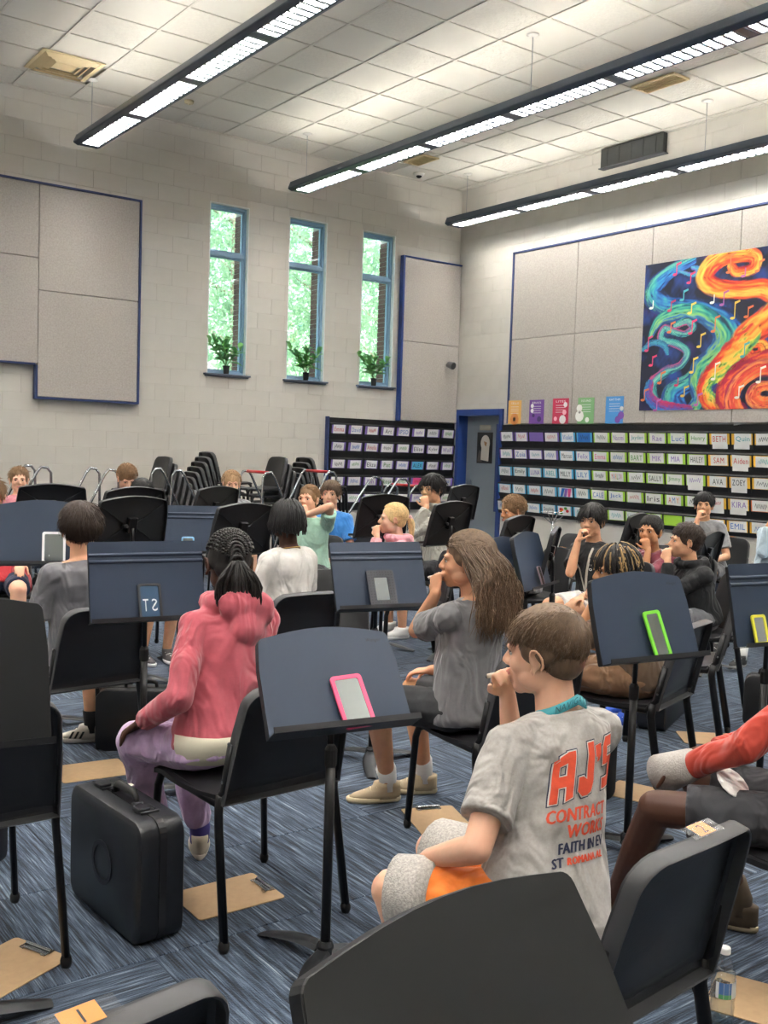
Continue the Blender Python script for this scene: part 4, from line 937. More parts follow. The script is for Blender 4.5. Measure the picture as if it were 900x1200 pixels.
S4=stand(.595,2.56,.925,170,10,'W','dark upright music stand at the left edge in front of the empty chair',h=.36,dark=True,logo=False)
S3=stand(1.66,5.2,1.02,160,14,'W','wide curved music stand with the white-framed mirror at the left')
S10=stand(2.969,6.234,.925,158,14,'M','small ribbed music stand with the pale blue mirror, behind the reversed-letter one')
S11=stand(2.28,6.95,1.04,-10,18,'W','black curved stand with only its rim showing before the blond boy at far left',dark=True,logo=False)
S12=stand(2.46,5.98,1.06,15,12,'W','black curved stand hiding the brown-haired child by the back wall',dark=True,logo=False)
S13=stand(2.215,5.40,1.035,12,12,'W','black stand back with cross ribs just right of the grey-shirted boy',dark=True,logo=False)
S14=stand(3.42,6.75,1.035,22,14,'W','black curved stand below the curly boy peeking over it',dark=True,logo=False)
S15=stand(2.97,5.49,.99,12,14,'W','black curved stand left of the white tee child',dark=True,logo=False)
S16=stand(4.498,6.106,1.01,0,12,'W','broad black curved stand back between the mint and the blonde girl',dark=True,logo=False)
S17=stand(6.03,6.968,1.05,15,12,'W','black stand behind the boy with glasses, before the blue door frame',dark=True,logo=False)
S18=stand(4.773,5.651,.985,12,14,'W','black stand with cross ribs right of the boy with glasses',dark=True,logo=False)
S19=stand(4.882,5.069,.92,20,14,'W','low black curved stand below the curly-haired child in the centre back',dark=True,logo=False)
S20=stand(4.02,4.22,.86,204,16,'W','dark grey curved stand with the turquoise mirror, behind the long-haired girl',logo=False)
S21=stand(4.22,4.22,.885,206,16,'W','dark grey curved stand holding a small phone, right of the turquoise mirror',logo=False)
S22=stand(4.52,4.38,.90,38,12,'W','narrow black stand seen nearly edge-on before the lanyard boy',dark=True,logo=False)
S24=stand(6.185,5.098,.92,18,14,'W','black stand behind the two boys, left of the recorder player',dark=True,logo=False)
S25=stand(6.131,4.385,.84,18,14,'W','black curved stand in front of the recorder player at the right',dark=True,logo=False)
# folded wire stand
t=thing('wire_stand','thin chrome folding stand near the mural wall rack','music stand',(6.92,6.67,0))
MB().tube([(0,0,.3),(0,0,.88)],.008,8).build('pole',M_chr,t,smooth=True); b=MB()
for k in range(3): a=k*2.09; b.tube([(0,0,.45),(.25*math.cos(a),.25*math.sin(a),.008)],.006,6)
b.build('leg',M_chr,t); b=MB()
for k in range(5): a=-.9+.45*k; b.tube([(0,0,.86),(.12*math.sin(a)*.8,-.12*math.sin(a)*.6,.86+.12*math.cos(a))],.005,6)
b.tube([(-.09,.06,.97),(.09,-.06,.97)],.005,6); b.build('folded_desk',M_chr,t)
# ================================================================== small mirrors and phones resting on the shelves
M_mir=mat('mirror glass','dfe9ef',.06,metal=1)
def mirror(S,u,label,w,h,col,fw=.014,rot=0,face=None,lean=7,txt=None,cat='mirror',name='locker_mirror',perf=False,hh=.165,r=.012,z0=.010):
    M=S@Matrix.Translation((u,-hh+.003,z0+.016))@Matrix.Rotation(R(-lean),4,'X')@Matrix.Rotation(R(rot),4,'Z')@Matrix.Translation((0,h/2,0))
    t=thing(name,label,cat,M.translation); Mi=Matrix.Translation(-M.translation)@M; fm=mat('frame '+col,col,.4)
    o=rrect(w,h,r,4); i_=rrect(w-2*fw,h-2*fw,max(r-fw*.4,.004),4); n=len(o); b=MB()
    P=lambda pl,z:[Mi@Vector((x,y,z)) for x,y in pl]
    vs=P(o,-.004)+P(o,.004)+P(i_,.004)+P(i_,.001); fs=[tuple(range(n))[::-1]]
    for k in range(3): fs+=[(k*n+j,k*n+(j+1)%n,(k+1)*n+(j+1)%n,(k+1)*n+j) for j in range(n)]
    b.add(vs,fs); b.build('frame',fm,t)
    b=MB(); b.prism(i_,-.001,.0014,Mi); b.build('glass',face or M_mir,t)
    if perf:
        b=MB()
        for sx in range(9):
            for sy in range(13):
                x=(sx-4)*w/9.6; y=(sy-6)*h/13.6
                if abs(x)<w/2-fw-.002 and abs(y)<h/2-fw-.002: continue
                b.prism([(x+.003*math.cos(a*1.05),y+.003*math.sin(a*1.05)) for a in range(6)],.0042,.0046,Mi)
        b.build('perforation',mat('perforation','05060a',.8),t)
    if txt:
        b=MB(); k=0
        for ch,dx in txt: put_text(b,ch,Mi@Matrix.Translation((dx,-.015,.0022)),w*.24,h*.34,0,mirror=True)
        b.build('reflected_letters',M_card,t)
    return t
mirror(S1,.045,'pink-framed mirror reflecting the pale ceiling on the nearest curved stand',.102,.168,'e8507c',.012,rot=3)
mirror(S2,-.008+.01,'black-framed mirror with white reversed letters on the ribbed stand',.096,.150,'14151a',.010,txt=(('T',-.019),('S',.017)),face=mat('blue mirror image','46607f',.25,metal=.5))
mirror(S5,-.005,'perforated black-framed mirror on the ribbed stand in the centre',.140,.185,'1b1e28',.036,perf=True,lean=5)
mirror(S6,.035,'lime green framed mirror on the curved stand at the right',.082,.180,'7ad23c',.012,rot=4,lean=4)
mirror(S7,.035-.16,'yellow-framed mirror at the right edge',.075,.12,'e9e24a',.011,lean=5)
mirror(S3,.06,'white-framed mirror on the wide curved stand at the left',.115,.165,'e9eaec',.012,lean=3)
mirror(S10,.0,'pale blue framed mirror peeking above the front ribbed stand',.085,.11,'8fc4ea',.01,lean=3)
mirror(S20,-.10,'lime framed mirror with turquoise glass on the dark grey stand',.07,.16,'6ee05a',.009,face=mat('turquoise glass','3fb8b0',.2),lean=4)
mirror(S21,.03,'dark phone with pale edge leaning on the dark grey stand',.05,.12,'8a7480',.004,face=mat('dark glass','1c1a20',.1),cat='phone',name='phone',lean=4)
mirror(S8,.04,'perforated black-framed mirror at the very bottom of the nearest desk',.10,.15,'202126',.027,perf=True,hh=.18)
# ================================================================== clipboards
M_cb=mat('hardboard clipboard','b79872',.7,noise_s=40,noise_a=.06)
def clipboard(x,y,rz,label,w=.229,h=.315,clip=True):
    t=thing('clipboard',label,'clipboard',(x,y,0),R(rz)); MB().prism(rrect(w,h,.014,4),.0005,.0038).build('board',M_cb,t,bevel=.0006)
    if clip:
        b=MB(); yy=h/2-.014; b.box((0,yy,.0065),(.10,.022,.004)).tube([(-.05,yy-.004,.012),(.05,yy-.004,.012)],.0055,10).box((0,yy-.018,.008),(.095,.012,.002)); b.build('clip',M_chr,t,bevel=.001)
        b=MB(); b.tube([(-.05,yy+.006,.011),(-.05,yy-.03,.009),(-.036,yy-.03,.009)],.002,6).tube([(.05,yy+.006,.011),(.05,yy-.03,.009),(.036,yy-.03,.009)],.002,6); b.build('clip_wire',M_chr,t)
clipboard(1.56,2.915,-90,'brown clipboard behind the black hard case, under the pink hoodie chair')
clipboard(.80,2.83,-65,'brown clipboard at the lower left edge of the floor')
clipboard(1.64,4.39,-96,'brown clipboard on the carpet beside the white striped sneaker',.25,.31,clip=False)
clipboard(2.60,3.07,-20,'brown clipboard between the tan sneakers and the grey printed shirt')
clipboard(4.64,3.24,-130,'brown clipboard under the chairs at the right')
clipboard(2.50,1.51,25,'brown clipboard at the bottom right corner beside the water bottle')
clipboard(3.60,2.84,20,'brown clipboard corner beside the soft black case with orange writing',clip=False)
clipboard(2.22,1.38,60,'clipboard with papers under the number two chair at the bottom edge')
# ================================================================== instrument cases
M_case=mat('black moulded case','1a1c21',.38,bump_s=300,bump=.3,bd=.0008); M_cloth=mat('black case nylon','121317',.75,bump_s=260,bump=.4,bd=.0008); M_latch=mat('dark latch metal','45474b',.3,metal=.8); M_tag=mat('paper tag','e8e0cf',.7)
def rbox(mb,c,d,r,n=5):
    """box rounded in its broad plane (y,z) and slightly at the rim"""
    x=d[0]/2; pl=rrect(d[1],d[2],r,n); rg=[]
    for xx,ins in((-x,.010),(-x+.006,.002),(-x+.016,0),(x-.016,0),(x-.006,.002),(x,.010)):
        rg.append([Vector(c)+Vector((xx,p*(1-2*ins/d[1]),q*(1-2*ins/d[2]))) for p,q in pl])
    mb.rings(rg)
def hardcase(x,y,rz,label,w=.15,l=.46,h=.36,soft=False,detail=True):
    t=thing('instrument_case',label,'instrument case',(x,y,0),R(rz)); m=M_cloth if soft else M_case
    for s,nm in((-1,'case_half'),(1,'case_half')):
        b=MB(); rbox(b,(s*w/4,0,h/2),(w/2-.003,l,h),.05); autosmooth(b.build(nm,m,t),35)
    if not soft:
        pl=rrect(l+.004,h+.003,.052,5); b=MB(); b.rings([[Vector((xx,p,q+h/2)) for p,q in pl] for xx in(-.012,-.008,.008,.012)]); b.build('centre_band',M_dedge,t)
    hb=MB(); hb.tube([(0,-.075,h+.002),(0,-.072,h+.022),(0,-.05,h+.034),(0,.05,h+.034),(0,.072,h+.022),(0,.075,h+.002)],[.008,.009,.013,.013,.009,.008],10); hb.build('handle',M_glide,t,smooth=True)
    if detail:
        for s in(-1,1):
            yy=s*.135; b=MB(); b.box((0,yy,h+.004),(.062,.062,.008)); b.box((-.014,yy,h+.012),(.036,.046,.008)).tube([(-.03,yy-.018,h+.012),(-.03,yy+.018,h+.012)],.004,8).tube([(.02,yy-.02,h+.010),(.02,yy+.02,h+.010)],.004,8); b.build('latch',M_latch,t,bevel=.0015)
            b=MB(); b.box((0,s*.079,h+.006),(.03,.02,.012)); b.build('handle_mount',M_latch,t,bevel=.002)
        MB().prism([(-.0,0),(.05,.01),(.052,.032),(.002,.03)],h+.012,h+.013,Matrix.Translation((.01,.055,0))).build('paper_tag',M_tag,t)
        b=MB(); M=frame4((-w/2-.0005,0,h*.5),(0,-1,0),(-1,0,0)); b.rings([[M@Vector((math.cos(a*.35)*r_,math.sin(a*.35)*r_,z_)) for a in range(18)] for r_,z_ in((.07,0),(.07,.002),(.055,.002),(.055,0))],cap=False); b.build('embossed_ring',m,t)
    return t
hardcase(1.225,2.98,4,'upright black hard instrument case with metal latches beside the pink hoodie chair',w=.155,l=.50,h=.375)
hardcase(1.97,4.62,60,'black instrument case standing under the ribbed stand at left centre',w=.15,l=.42,h=.30,detail=False)
hardcase(.90,3.72,20,'black case mostly hidden behind the left chair leg',w=.14,l=.4,h=.3,detail=False)
c=hardcase(3.33,2.95,75,'soft black case with small orange embroidered words',w=.13,l=.25,h=.33,soft=True,detail=False)
M_oth=mat('orange thread','d79a4a',.7); b=MB()
M=Matrix.Translation((0,-0,0))
for k,(tx,zz) in enumerate((('modern',.20),('band',.18),('master',.16))): put_text(b,tx,frame4((-.066,0,zz-.03),(0,-1,0),(-1,0,0)),.10 if k!=1 else .04,.014,0)
b.build('embroidered_words',M_oth,c)
hardcase(2.93,2.62,75,'narrow rounded black case behind the grey printed shirt',w=.10,l=.20,h=.36,soft=True,detail=False)
hardcase(4.72,3.62,115,'black case with silver edge under the chairs at the right',w=.16,l=.55,h=.26,detail=False)
hardcase(3.05,4.5,60,'black case under the seat right of the white tee child',w=.2,l=.35,h=.32,detail=False)
hardcase(5.15,3.2,30,'dark case beside the black sneakers at the right edge',w=.14,l=.3,h=.30,soft=True,detail=False)
# ================================================================== water bottle
t=thing('water_bottle','clear plastic water bottle with a white cap on the carpet at bottom right','bottle',(2.318,1.536,0))
M_pet=glass_mat('clear plastic',.12,'fafcfd',alpha=.09); M_wat=glass_mat('water',.0,'f6fafb',alpha=.02)
pr=[(.026,0),(.030,.004),(.032,.012),(.0305,.03),(.032,.045),(.0305,.058),(.032,.072),(.032,.12),(.0315,.135),(.026,.158),(.016,.176),(.0125,.182),(.0125,.195)]
MB().lathe((0,0,0),pr,24).build('bottle_body',M_pet,t,smooth=True); MB().lathe((0,0,.002),[(max(r-.0015,.002),z) for r,z in pr[:9]],24).build('water',M_wat,t,smooth=True)
MB().lathe((0,0,.190),[(.0145,0),(.0148,.002),(.0148,.013),(.0135,.016)],24).build('cap',mat('white cap plastic','f1f1ef',.4),t)
def band(z0,z1,a0,a1,k,b): 
    n=12
    for i in range(n):
        A=[R(a0+(a1-a0)*q/n) for q in(i,i+1)]; b.k=k; b.add([(.0328*math.cos(a),.0328*math.sin(a),z) for z in(z0,z1) for a in A],[(0,1,3,2)])
b=MB(); band(.078,.122,180,330,0,b); band(.09,.122,195,255,1,b); band(.078,.09,195,255,2,b)
b.build('wrap_label',[mat('label white','dfe6ea',.4),mat('label blue','3f6fb0',.4),mat('label green','4fa06a',.4)],t)
# ================================================================== people
def skin(nm,c): return mat('skin '+nm,c,.55,noise_s=30,noise_a=.04,sub=.12,spec=.35)
SK=dict(fair=skin('fair','e2b094'),light=skin('light','d8a583'),warm=skin('warm','cf9a78'),tan=skin('tan','b98560'),brown=skin('brown','8a5b3f'),dark=skin('dark','5f3d2b'),deep=skin('deep','4a2e22'))
M_eyew=mat('eye white','c9c0b8',.35); M_iris=mat('iris','33241a',.2); M_brow=mat('dark brow','2e221b',.8)
_tex=bpy.data.textures.new('folds','CLOUDS'); _tex.noise_scale=.11; _tex.noise_depth=1
def voxel(mb,name,vox,mats,parent,origin,smooth=4,disp=0,dec=None,label=None,bands=None,trim=None):
    """fuse overlapping primitives into one continuous surface"""
    me=bpy.data.meshes.new('t'); me.from_pydata(mb.v,[],mb.f); o=bpy.data.objects.new('t',me); COL.objects.link(o)
    # closed, outward primitives
    bm=bmesh.new(); bm.from_mesh(me); bmesh.ops.recalc_face_normals(bm,faces=bm.faces); bm.to_mesh(me); bm.free()
    m=o.modifiers.new('r','REMESH'); m.mode='VOXEL'; m.voxel_size=vox; m.adaptivity=0
    if smooth: s=o.modifiers.new('s','SMOOTH'); s.iterations=smooth; s.factor=.6
    if disp: d=o.modifiers.new('d','DISPLACE'); d.texture=_tex; d.texture_coords='GLOBAL'; d.strength=disp; d.mid_level=.5
    if dec: d=o.modifiers.new('x','DECIMATE'); d.ratio=dec
    dg=bpy.context.evaluated_depsgraph_get(); r=bpy.data.meshes.new_from_object(o.evaluated_get(dg)); bpy.data.objects.remove(o); bpy.data.meshes.remove(me)
    r.name=name; r.materials.clear()
    for k in (mats if isinstance(mats,(list,tuple)) else [mats]): r.materials.append(k)
    n=len(r.vertices); co=np.empty(n*3,np.float32); r.vertices.foreach_get('co',co); co=co.reshape(-1,3)
    if trim is not None: co=trim(co); 
    if bands is not None:                                # material bands decided by position (stripes, cuffs)
        pc=np.array([p.center[:] for p in r.polygons]); r.polygons.foreach_set('material_index',bands(pc).astype(np.int32))
    r.vertices.foreach_set('co',(co-np.array(origin,np.float32)).ravel()); r.update()
    return link(r,name,parent,True,0,label)
def strands(name,P,rad,mats,parent,origin,k=3,midx=None,label=None,kind=None):
    """P (N,S,3) polylines -> tapered tubes in one mesh"""
    P=np.asarray(P,float); N,S,_=P.shape; T=np.gradient(P,axis=1); T/=np.linalg.norm(T,axis=2,keepdims=True)+1e-9
    ref=np.array([.31,.77,.55]); A=np.cross(T,ref); A/=np.linalg.norm(A,axis=2,keepdims=True)+1e-9; B=np.cross(T,A)
    rad=np.asarray(rad,float); rad=np.broadcast_to(rad if rad.ndim==2 else rad[None,:],(N,S))
    an=np.arange(k)*2*np.pi/k; V=P[:,:,None,:]+rad[:,:,None,None]*(A[:,:,None,:]*np.cos(an)[None,None,:,None]+B[:,:,None,:]*np.sin(an)[None,None,:,None])
    idx=np.arange(N*S*k).reshape(N,S,k); a=idx[:,:-1]; b=idx[:,1:]; F=np.stack([a,np.roll(a,-1,2),np.roll(b,-1,2),b],-1).reshape(-1,4)
    mi=None
    if midx is not None: mi=np.repeat(np.asarray(midx),(S-1)*k)
    me=np_mesh(name,V.reshape(-1,3)-np.array(origin),F,mats,mi,True); o=link(me,name,parent,False,0,label)
    if kind: o['kind']=kind
    return o
def ik(S,T,l1,l2,pole):
    d=T-S; L=d.length; 
    if L>(l1+l2)*.995: T=S+d.normalized()*(l1+l2)*.995; d=T-S; L=d.length
    a=(l1*l1-l2*l2+L*L)/(2*L); h=math.sqrt(max(l1*l1-a*a,0)); n=d.normalized(); p=Vector(pole)-n*Vector(pole).dot(n)
    if p.length<1e-4: p=Vector((0,0,-1))-n*n.z*-1
    return S+n*a+p.normalized()*h,T
def hand(mb,Wp,d,n,side,curl,s,spread=.03,thumb=1):
    """palm, five separate fingers. d: direction, n: palm normal (fingers curl to it), side=+1: thumb towards d x n"""
    d=Vector(d).normalized(); n=Vector(n); n=(n-d*n.dot(d)).normalized(); b=d.cross(n)*side
    rg=[]
    for u,w,t in((-.012,.021,.016),(.0,.022,.0155),(.03,.033,.014),(.06,.038,.0125),(.078,.037,.0105)):
        c=Wp+d*(u*s); rg.append([c+b*(math.cos(a*.5236)*w*s)+n*(math.sin(a*.5236)*t*s) for a in range(12)])
    mb.rings(rg)
    for i,(L,off) in enumerate(((.062,.027),(.070,.009),(.065,-.009),(.050,-.027))):
        p=Wp+d*((.074-.004*abs(i-1.2))*s)+b*(off*s); dr=(d+b*(off*spread*25)).normalized(); ang=0; r=.0088*s
        for q,f in enumerate((.45,.32,.23)):
            ang+=curl*(1.0,1.15,.8)[q]*(1+.06*i); dd=dr*math.cos(ang)+n*math.sin(ang); p2=p+dd*(L*f*s*1.0); mb.cap(p,p2,r*(1-.1*q),r*(1-.1*(q+1)),8,2); p=p2
    p=Wp+d*(.018*s)+b*(.026*s); dd=(d*.62+b*.62+n*.35*thumb).normalized(); p2=p+dd*(.036*s); mb.cap(p,p2,.0115*s,.0095*s,8,2); dd=(d*.85+b*.15+n*(.45+curl*.4)*thumb).normalized(); p3=p2+dd*(.03*s); mb.cap(p2,p3,.0095*s,.0085*s,8,2); mb.cap(p3,p3+dd*(.018*s),.0085*s,.0072*s,8,2)
def head_prims(mb,H,s):
    """H: 4x4 head frame (X right, Y face, Z up), s scale (1 = 0.22 m tall head)"""
    R3=H.to_3x3(); 
    def e(c,r,rot=None): mb.ell(H@Vector([x*s for x in c]),[x*s for x in r],R3@(rot or Matrix.Identity(3)),16,11)
    def cp(a,b,r1,r2): mb.cap(H@Vector([x*s for x in a]),H@Vector([x*s for x in b]),r1*s,r2*s,10,3)
    e((0,-.014,.030),(.072,.089,.079)); e((0,.018,-.018),(.060,.067,.085)); e((0,.036,-.058),(.040,.044,.046))
    e((0,.062,-.090),(.020,.019,.016))
    for x in(-1,1):
        e((x*.040,.010,-.058),(.022,.042,.030)); e((x*.033,.052,-.026),(.024,.024,.024)); e((x*.026,.070,.019),(.025,.014,.010)); e((x*.030,.0655,.0095),(.016,.0125,.0045)); e((x*.030,.064,-.010),(.017,.012,.006)); 
        e((x*.0105,.089,-.026),(.0085,.010,.008))
        # ear: thin plate and a curled helix
        rot=Matrix.Rotation(x*-.45,3,'Z'); e((x*.0725,-.006,-.010),(.0055,.015,.025),rot)
        pts=[]
        for i in range(9):
            a=R(-60+i*33); pts.append((x*(.0815+.004*math.sin(a)),-.010-.016*math.cos(a+.3),-.008+.027*math.sin(a)))
        for i in range(8): cp(pts[i],pts[i+1],.0045,.0045)
        cp((x*.077,.002,-.034),(x*.077,.0,-.040),.007,.006)
    cp((0,.078,.012),(0,.099,-.022),.0075,.0105)
    e((0,.083,-.049),(.021,.0095,.0055)); e((0,.081,-.059),(.018,.0095,.0065))
def person(label,head,hyaw,hip,yaw,look=0,roll=0,s=.9,skin_='light',shirt=None,sleeve='short',bottom=None,blen='shorts',shoes=None,hands=None,poles=None,knees=None,feet=None,vox=.0065,dec=.35,hair=None,face=True,shw=.150,disp=.012,extra=None,neck_back=.02,curl=(.35,.35),handdir=None,palm=None,brow=None,socks=None,hscale=1.0,shirt_low=None,girth=1.0,legs=True):
    """head: centre of the head, hip: middle of the pelvis, yaw: way the body faces (0 = +Y, anticlockwise)"""
    head=Vector(head); hip=Vector(hip); root=thing('person',label,'person',(hip.x,hip.y,0)); o0=tuple(root.location)
    hs=s*1.06*hscale
    H=Matrix.Translation(head)@Matrix.Rotation(R(hyaw),4,'Z')@Matrix.Rotation(R(-look),4,'X')@Matrix.Rotation(R(roll),4,'Y')
    F=Vector((-math.sin(R(yaw)),math.cos(R(yaw)),0)); Rt=Vector((math.cos(R(yaw)),math.sin(R(yaw)),0)); up=Vector((0,0,1))
    nb=H@Vector((0,-.03*hs,-.115*hs))-F*neck_back*.3; nb=Vector((nb.x,nb.y,head.z-.138*hs))     # base of the neck
    spine=(nb-hip); sp=spine.normalized(); L=spine.length; fw=(F-sp*F.dot(sp)).normalized()
    b=MB(); head_prims(b,H,hs)
    b.cap(H@Vector((0,-.022*hs,-.045*hs)),nb-sp*.02,.050*s,.056*s,12)
    def ring(f,rx,ry,off=0,n=18): c=hip+spine*f+fw*off; return [c+Rt*(math.cos(a*2*math.pi/n)*rx)+fw*(math.sin(a*2*math.pi/n)*ry) for a in range(n)]
    g=girth*s
    prof=[(-.16,.10,.08,.0),(-.08,.155,.115,.0),(.08,.160,.115,0),(.32,.132,.098,.008),(.55,.140,.10,.012),(.74,.152,.105,.008),(.88,.135,.085,.0),(.97,.075,.06,-.006),(1.02,.05,.05,-.006)]
    b.rings([ring(f,rx*g,ry*g,o) for f,rx,ry,o in prof])
    sh=[nb-sp*.075*s+Rt*(q*shw*s*girth**.5) for q in(-1,1)]
    for q in (0,1): b.cap(nb-sp*.045*s+Rt*((q*2-1)*.05*s),sh[q],.048*s,.053*s,10)
    l1,l2=.275*s,.235*s; arms=[]
    hands=hands or {}
    for q,key in((0,'L'),(1,'R')):
        S=sh[q]; sg=q*2-1
        T=Vector(hands[key]) if key in hands else hip+F*.30*s+Rt*(sg*.13*s)+up*.10*s
        pole=Vector((poles or {}).get(key,tuple(Rt*sg*.5-F*.6-up*.8)))
        E,T=ik(S,T,l1,l2,pole); arms.append((S,E,T))
        b.cap(S,E,.046*s,.036*s,12); b.cap(E,E.lerp(T,.35),.036*s,.035*s,12); b.cap(E.lerp(T,.35),T,.035*s,.0235*s,12)
        fd=(T-E).normalized(); hd=Vector((handdir or {}).get(key,tuple(fd))); pn=Vector((palm or {}).get(key,tuple(-up+F*.2)))
        # thumb side: towards the body's middle when the palm faces down
        side=-1 if q==1 else 1
        hand(b,T,hd,pn,side,curl[q],s)
    hj=[hip+Rt*(sg*.085*s)-up*.01 for sg in(-1,1)]; legp=[]
    for q in(0,1):
        sg=q*2-1; K=Vector(knees[q]) if knees else hj[q]+F*.40*s+Rt*(sg*.04)+up*.0
        A=Vector(feet[q]) if feet else Vector((K.x,K.y,0))-F*.02
        A=Vector((A.x,A.y,.085*s+.01)) if A.z<.01 else A
        legp.append((hj[q],K,A)); 
        if legs:
            b.cap(hj[q],K,.075*s,.056*s,12); b.cap(K,K.lerp(A,.35),.053*s,.052*s,12); b.cap(K.lerp(A,.35),A,.052*s,.034*s,12); b.cap(A,A-up*(.035*s),.034*s,.03*s,10)
    body=voxel(b,'body',vox,SK[skin_],root,o0,3,0,dec)
    hw=lambda v:[x*hs for x in v]
    if face:
        for x in(-1,1):
            c=H@Vector(hw((x*.0295,.0675,.0010))); e=MB(); e.k=0; e.ell(c,[.0100*hs,.0100*hs,.0080*hs],H.to_3x3(),12,8); ei=len(e.f); e.k=1; e.ell(H@Vector(hw((x*.0295,.0738,.0010))),(.0064*hs,.0050*hs,.0066*hs),H.to_3x3(),10,6)
            _b(e,'eye',[M_eyew,M_iris],root,o0)
            br=MB(); br.tube([H@Vector(hw((x*a,y_,z_))) for a,y_,z_ in((.013,.0865,.0175),(.028,.0855,.0235),(.045,.071,.018))],[.0032*hs,.0036*hs,.0015*hs],6,flat=(1,.7)); _b(br,'eyebrow',[brow or M_brow],root,o0)
            ld=MB(); ld.tube([H@Vector(hw((x*a,y_,z_))) for a,y_,z_ in((.017,.0755,.0045),(.028,.0805,.0105),(.042,.0705,.0055))],[.0016*hs,.0022*hs,.0014*hs],5); _b(ld,'eyelid',[SK[skin_] if skin_ in('deep','dark') else mat('lash','4a382e',.7)],root,o0)
        lp=MB(); 
        for z_,r_ in((-.0495,.0042),(-.0575,.0050)): lp.tube([H@Vector(hw(v)) for v in((-.021,.0815,-.053),(-.010,.0915,z_),(0,.0925,z_-.0006),(.010,.0915,z_),(.021,.0815,-.053))],[.0012*hs,r_*hs,r_*hs,r_*hs,.0012*hs],7)
        _b(lp,'lips',[mat('lips '+skin_,{'fair':'c97a70','light':'bd7468','warm':'b46c5e','tan':'9c5f50','brown':'7b4a40','dark':'5d3732','deep':'4a2b28'}[skin_],.5)],root,o0)
    info=dict(root=root,H=H,hs=hs,s=s,F=F,Rt=Rt,nb=nb,hip=hip,sp=sp,fw=fw,sh=sh,arms=arms,legs=legp,o0=o0,L=L)
    if shirt:
        b=MB(); t_=.013; low=-.14 if shirt_low is None else shirt_low
        pf=[(low,.155+.022*(low<-.16),.118+.016*(low<-.16),.004),(low+.06,.162+.016*(low<-.16),.122+.012*(low<-.16),.002),(.08,.158,.118,0),(.32,.142,.108,.006),(.55,.146,.108,.01),(.74,.155,.110,.006),(.88,.140,.09,0),(.955,.085,.067,-.004),(.985,.064,.056,-.004)]
        b.rings([ring(f,rx*g+t_,ry*g+t_,o) for f,rx,ry,o in pf])
        for q in(0,1):
            S,E,T=arms[q]; b.cap(nb-sp*.047*s+Rt*((q*2-1)*.05*s),S,.052*s,.064*s,12)
            if sleeve=='short': M_=S.lerp(E,.72); b.tube([S-(E-S)*.05,S.lerp(E,.3),M_],[.060*s,.062*s,.066*s],14)
            else:
                M_=E.lerp(T,.93 if sleeve=='long' else .8); b.cap(S,E,.060*s,.052*s,12); b.tube([E,E.lerp(M_,.5),E.lerp(M_,.85),M_],[.050*s,.047*s,.043*s,.038*s],12); b.ell(E,[.052*s]*3)
        if extra: extra(b,info)
        info['shirt']=voxel(b,'hoodie' if sleeve!='short' else 'shirt',vox,shirt if not isinstance(shirt,tuple) else shirt[0],root,o0,4,disp,dec)
    if bottom:
        b=MB(); b.rings([ring(f,rx*g+.014,ry*g+.014,0) for f,rx,ry in((-.17,.12,.095),(-.10,.157,.118),(.0,.158,.117),(.10,.138,.102))])
        for q in(0,1):
            hj_,K,A=legp[q]
            if blen=='shorts': b.cap(hj_,hj_.lerp(K,.3),.090*s,.088*s,12); b.tube([hj_,hj_.lerp(K,.45),hj_.lerp(K,.80)],[.086*s,.083*s,.079*s],14)
            else:
                b.cap(hj_,K,.092*s,.072*s,12); b.tube([K,K.lerp(A,.4),K.lerp(A,.86),K.lerp(A,.93)],[.070*s,.064*s,.058*s,.045*s],14); b.ell(K,[.071*s]*3)
        info['bottom']=voxel(b,'shorts' if blen=='shorts' else 'trousers',vox,bottom,root,o0,4,disp*.8,dec)
    if shoes:
        for q in(0,1):
            hj_,K,A=legp[q]; d=(A-K); d=Vector((F.x,F.y,0)) ; fd=shoes.get('dir',[None,None])[q]
            if fd is not None: d=Vector((-math.sin(R(fd)),math.cos(R(fd)),0))
            shoe(root,Vector((A.x,A.y,0)),d,s,shoes,o0)
            if socks:
                k=MB(); k.tube([Vector((A.x,A.y,.05)),Vector((A.x,A.y,.10)),A.lerp(K,.17)],[.037*s,.041*s,.047*s],12); _b(k,'sock',[socks],root,o0)
    if hair: hair(info)
    return info
def _b(mb,name,mats,root,o0,smooth=True,label=None,kind=None):
    mb.v=[(x-o0[0],y-o0[1],z-o0[2]) for x,y,z in mb.v]; o=mb.build(name,mats,root,smooth,0,label)
    if kind: o['kind']=kind
    return o
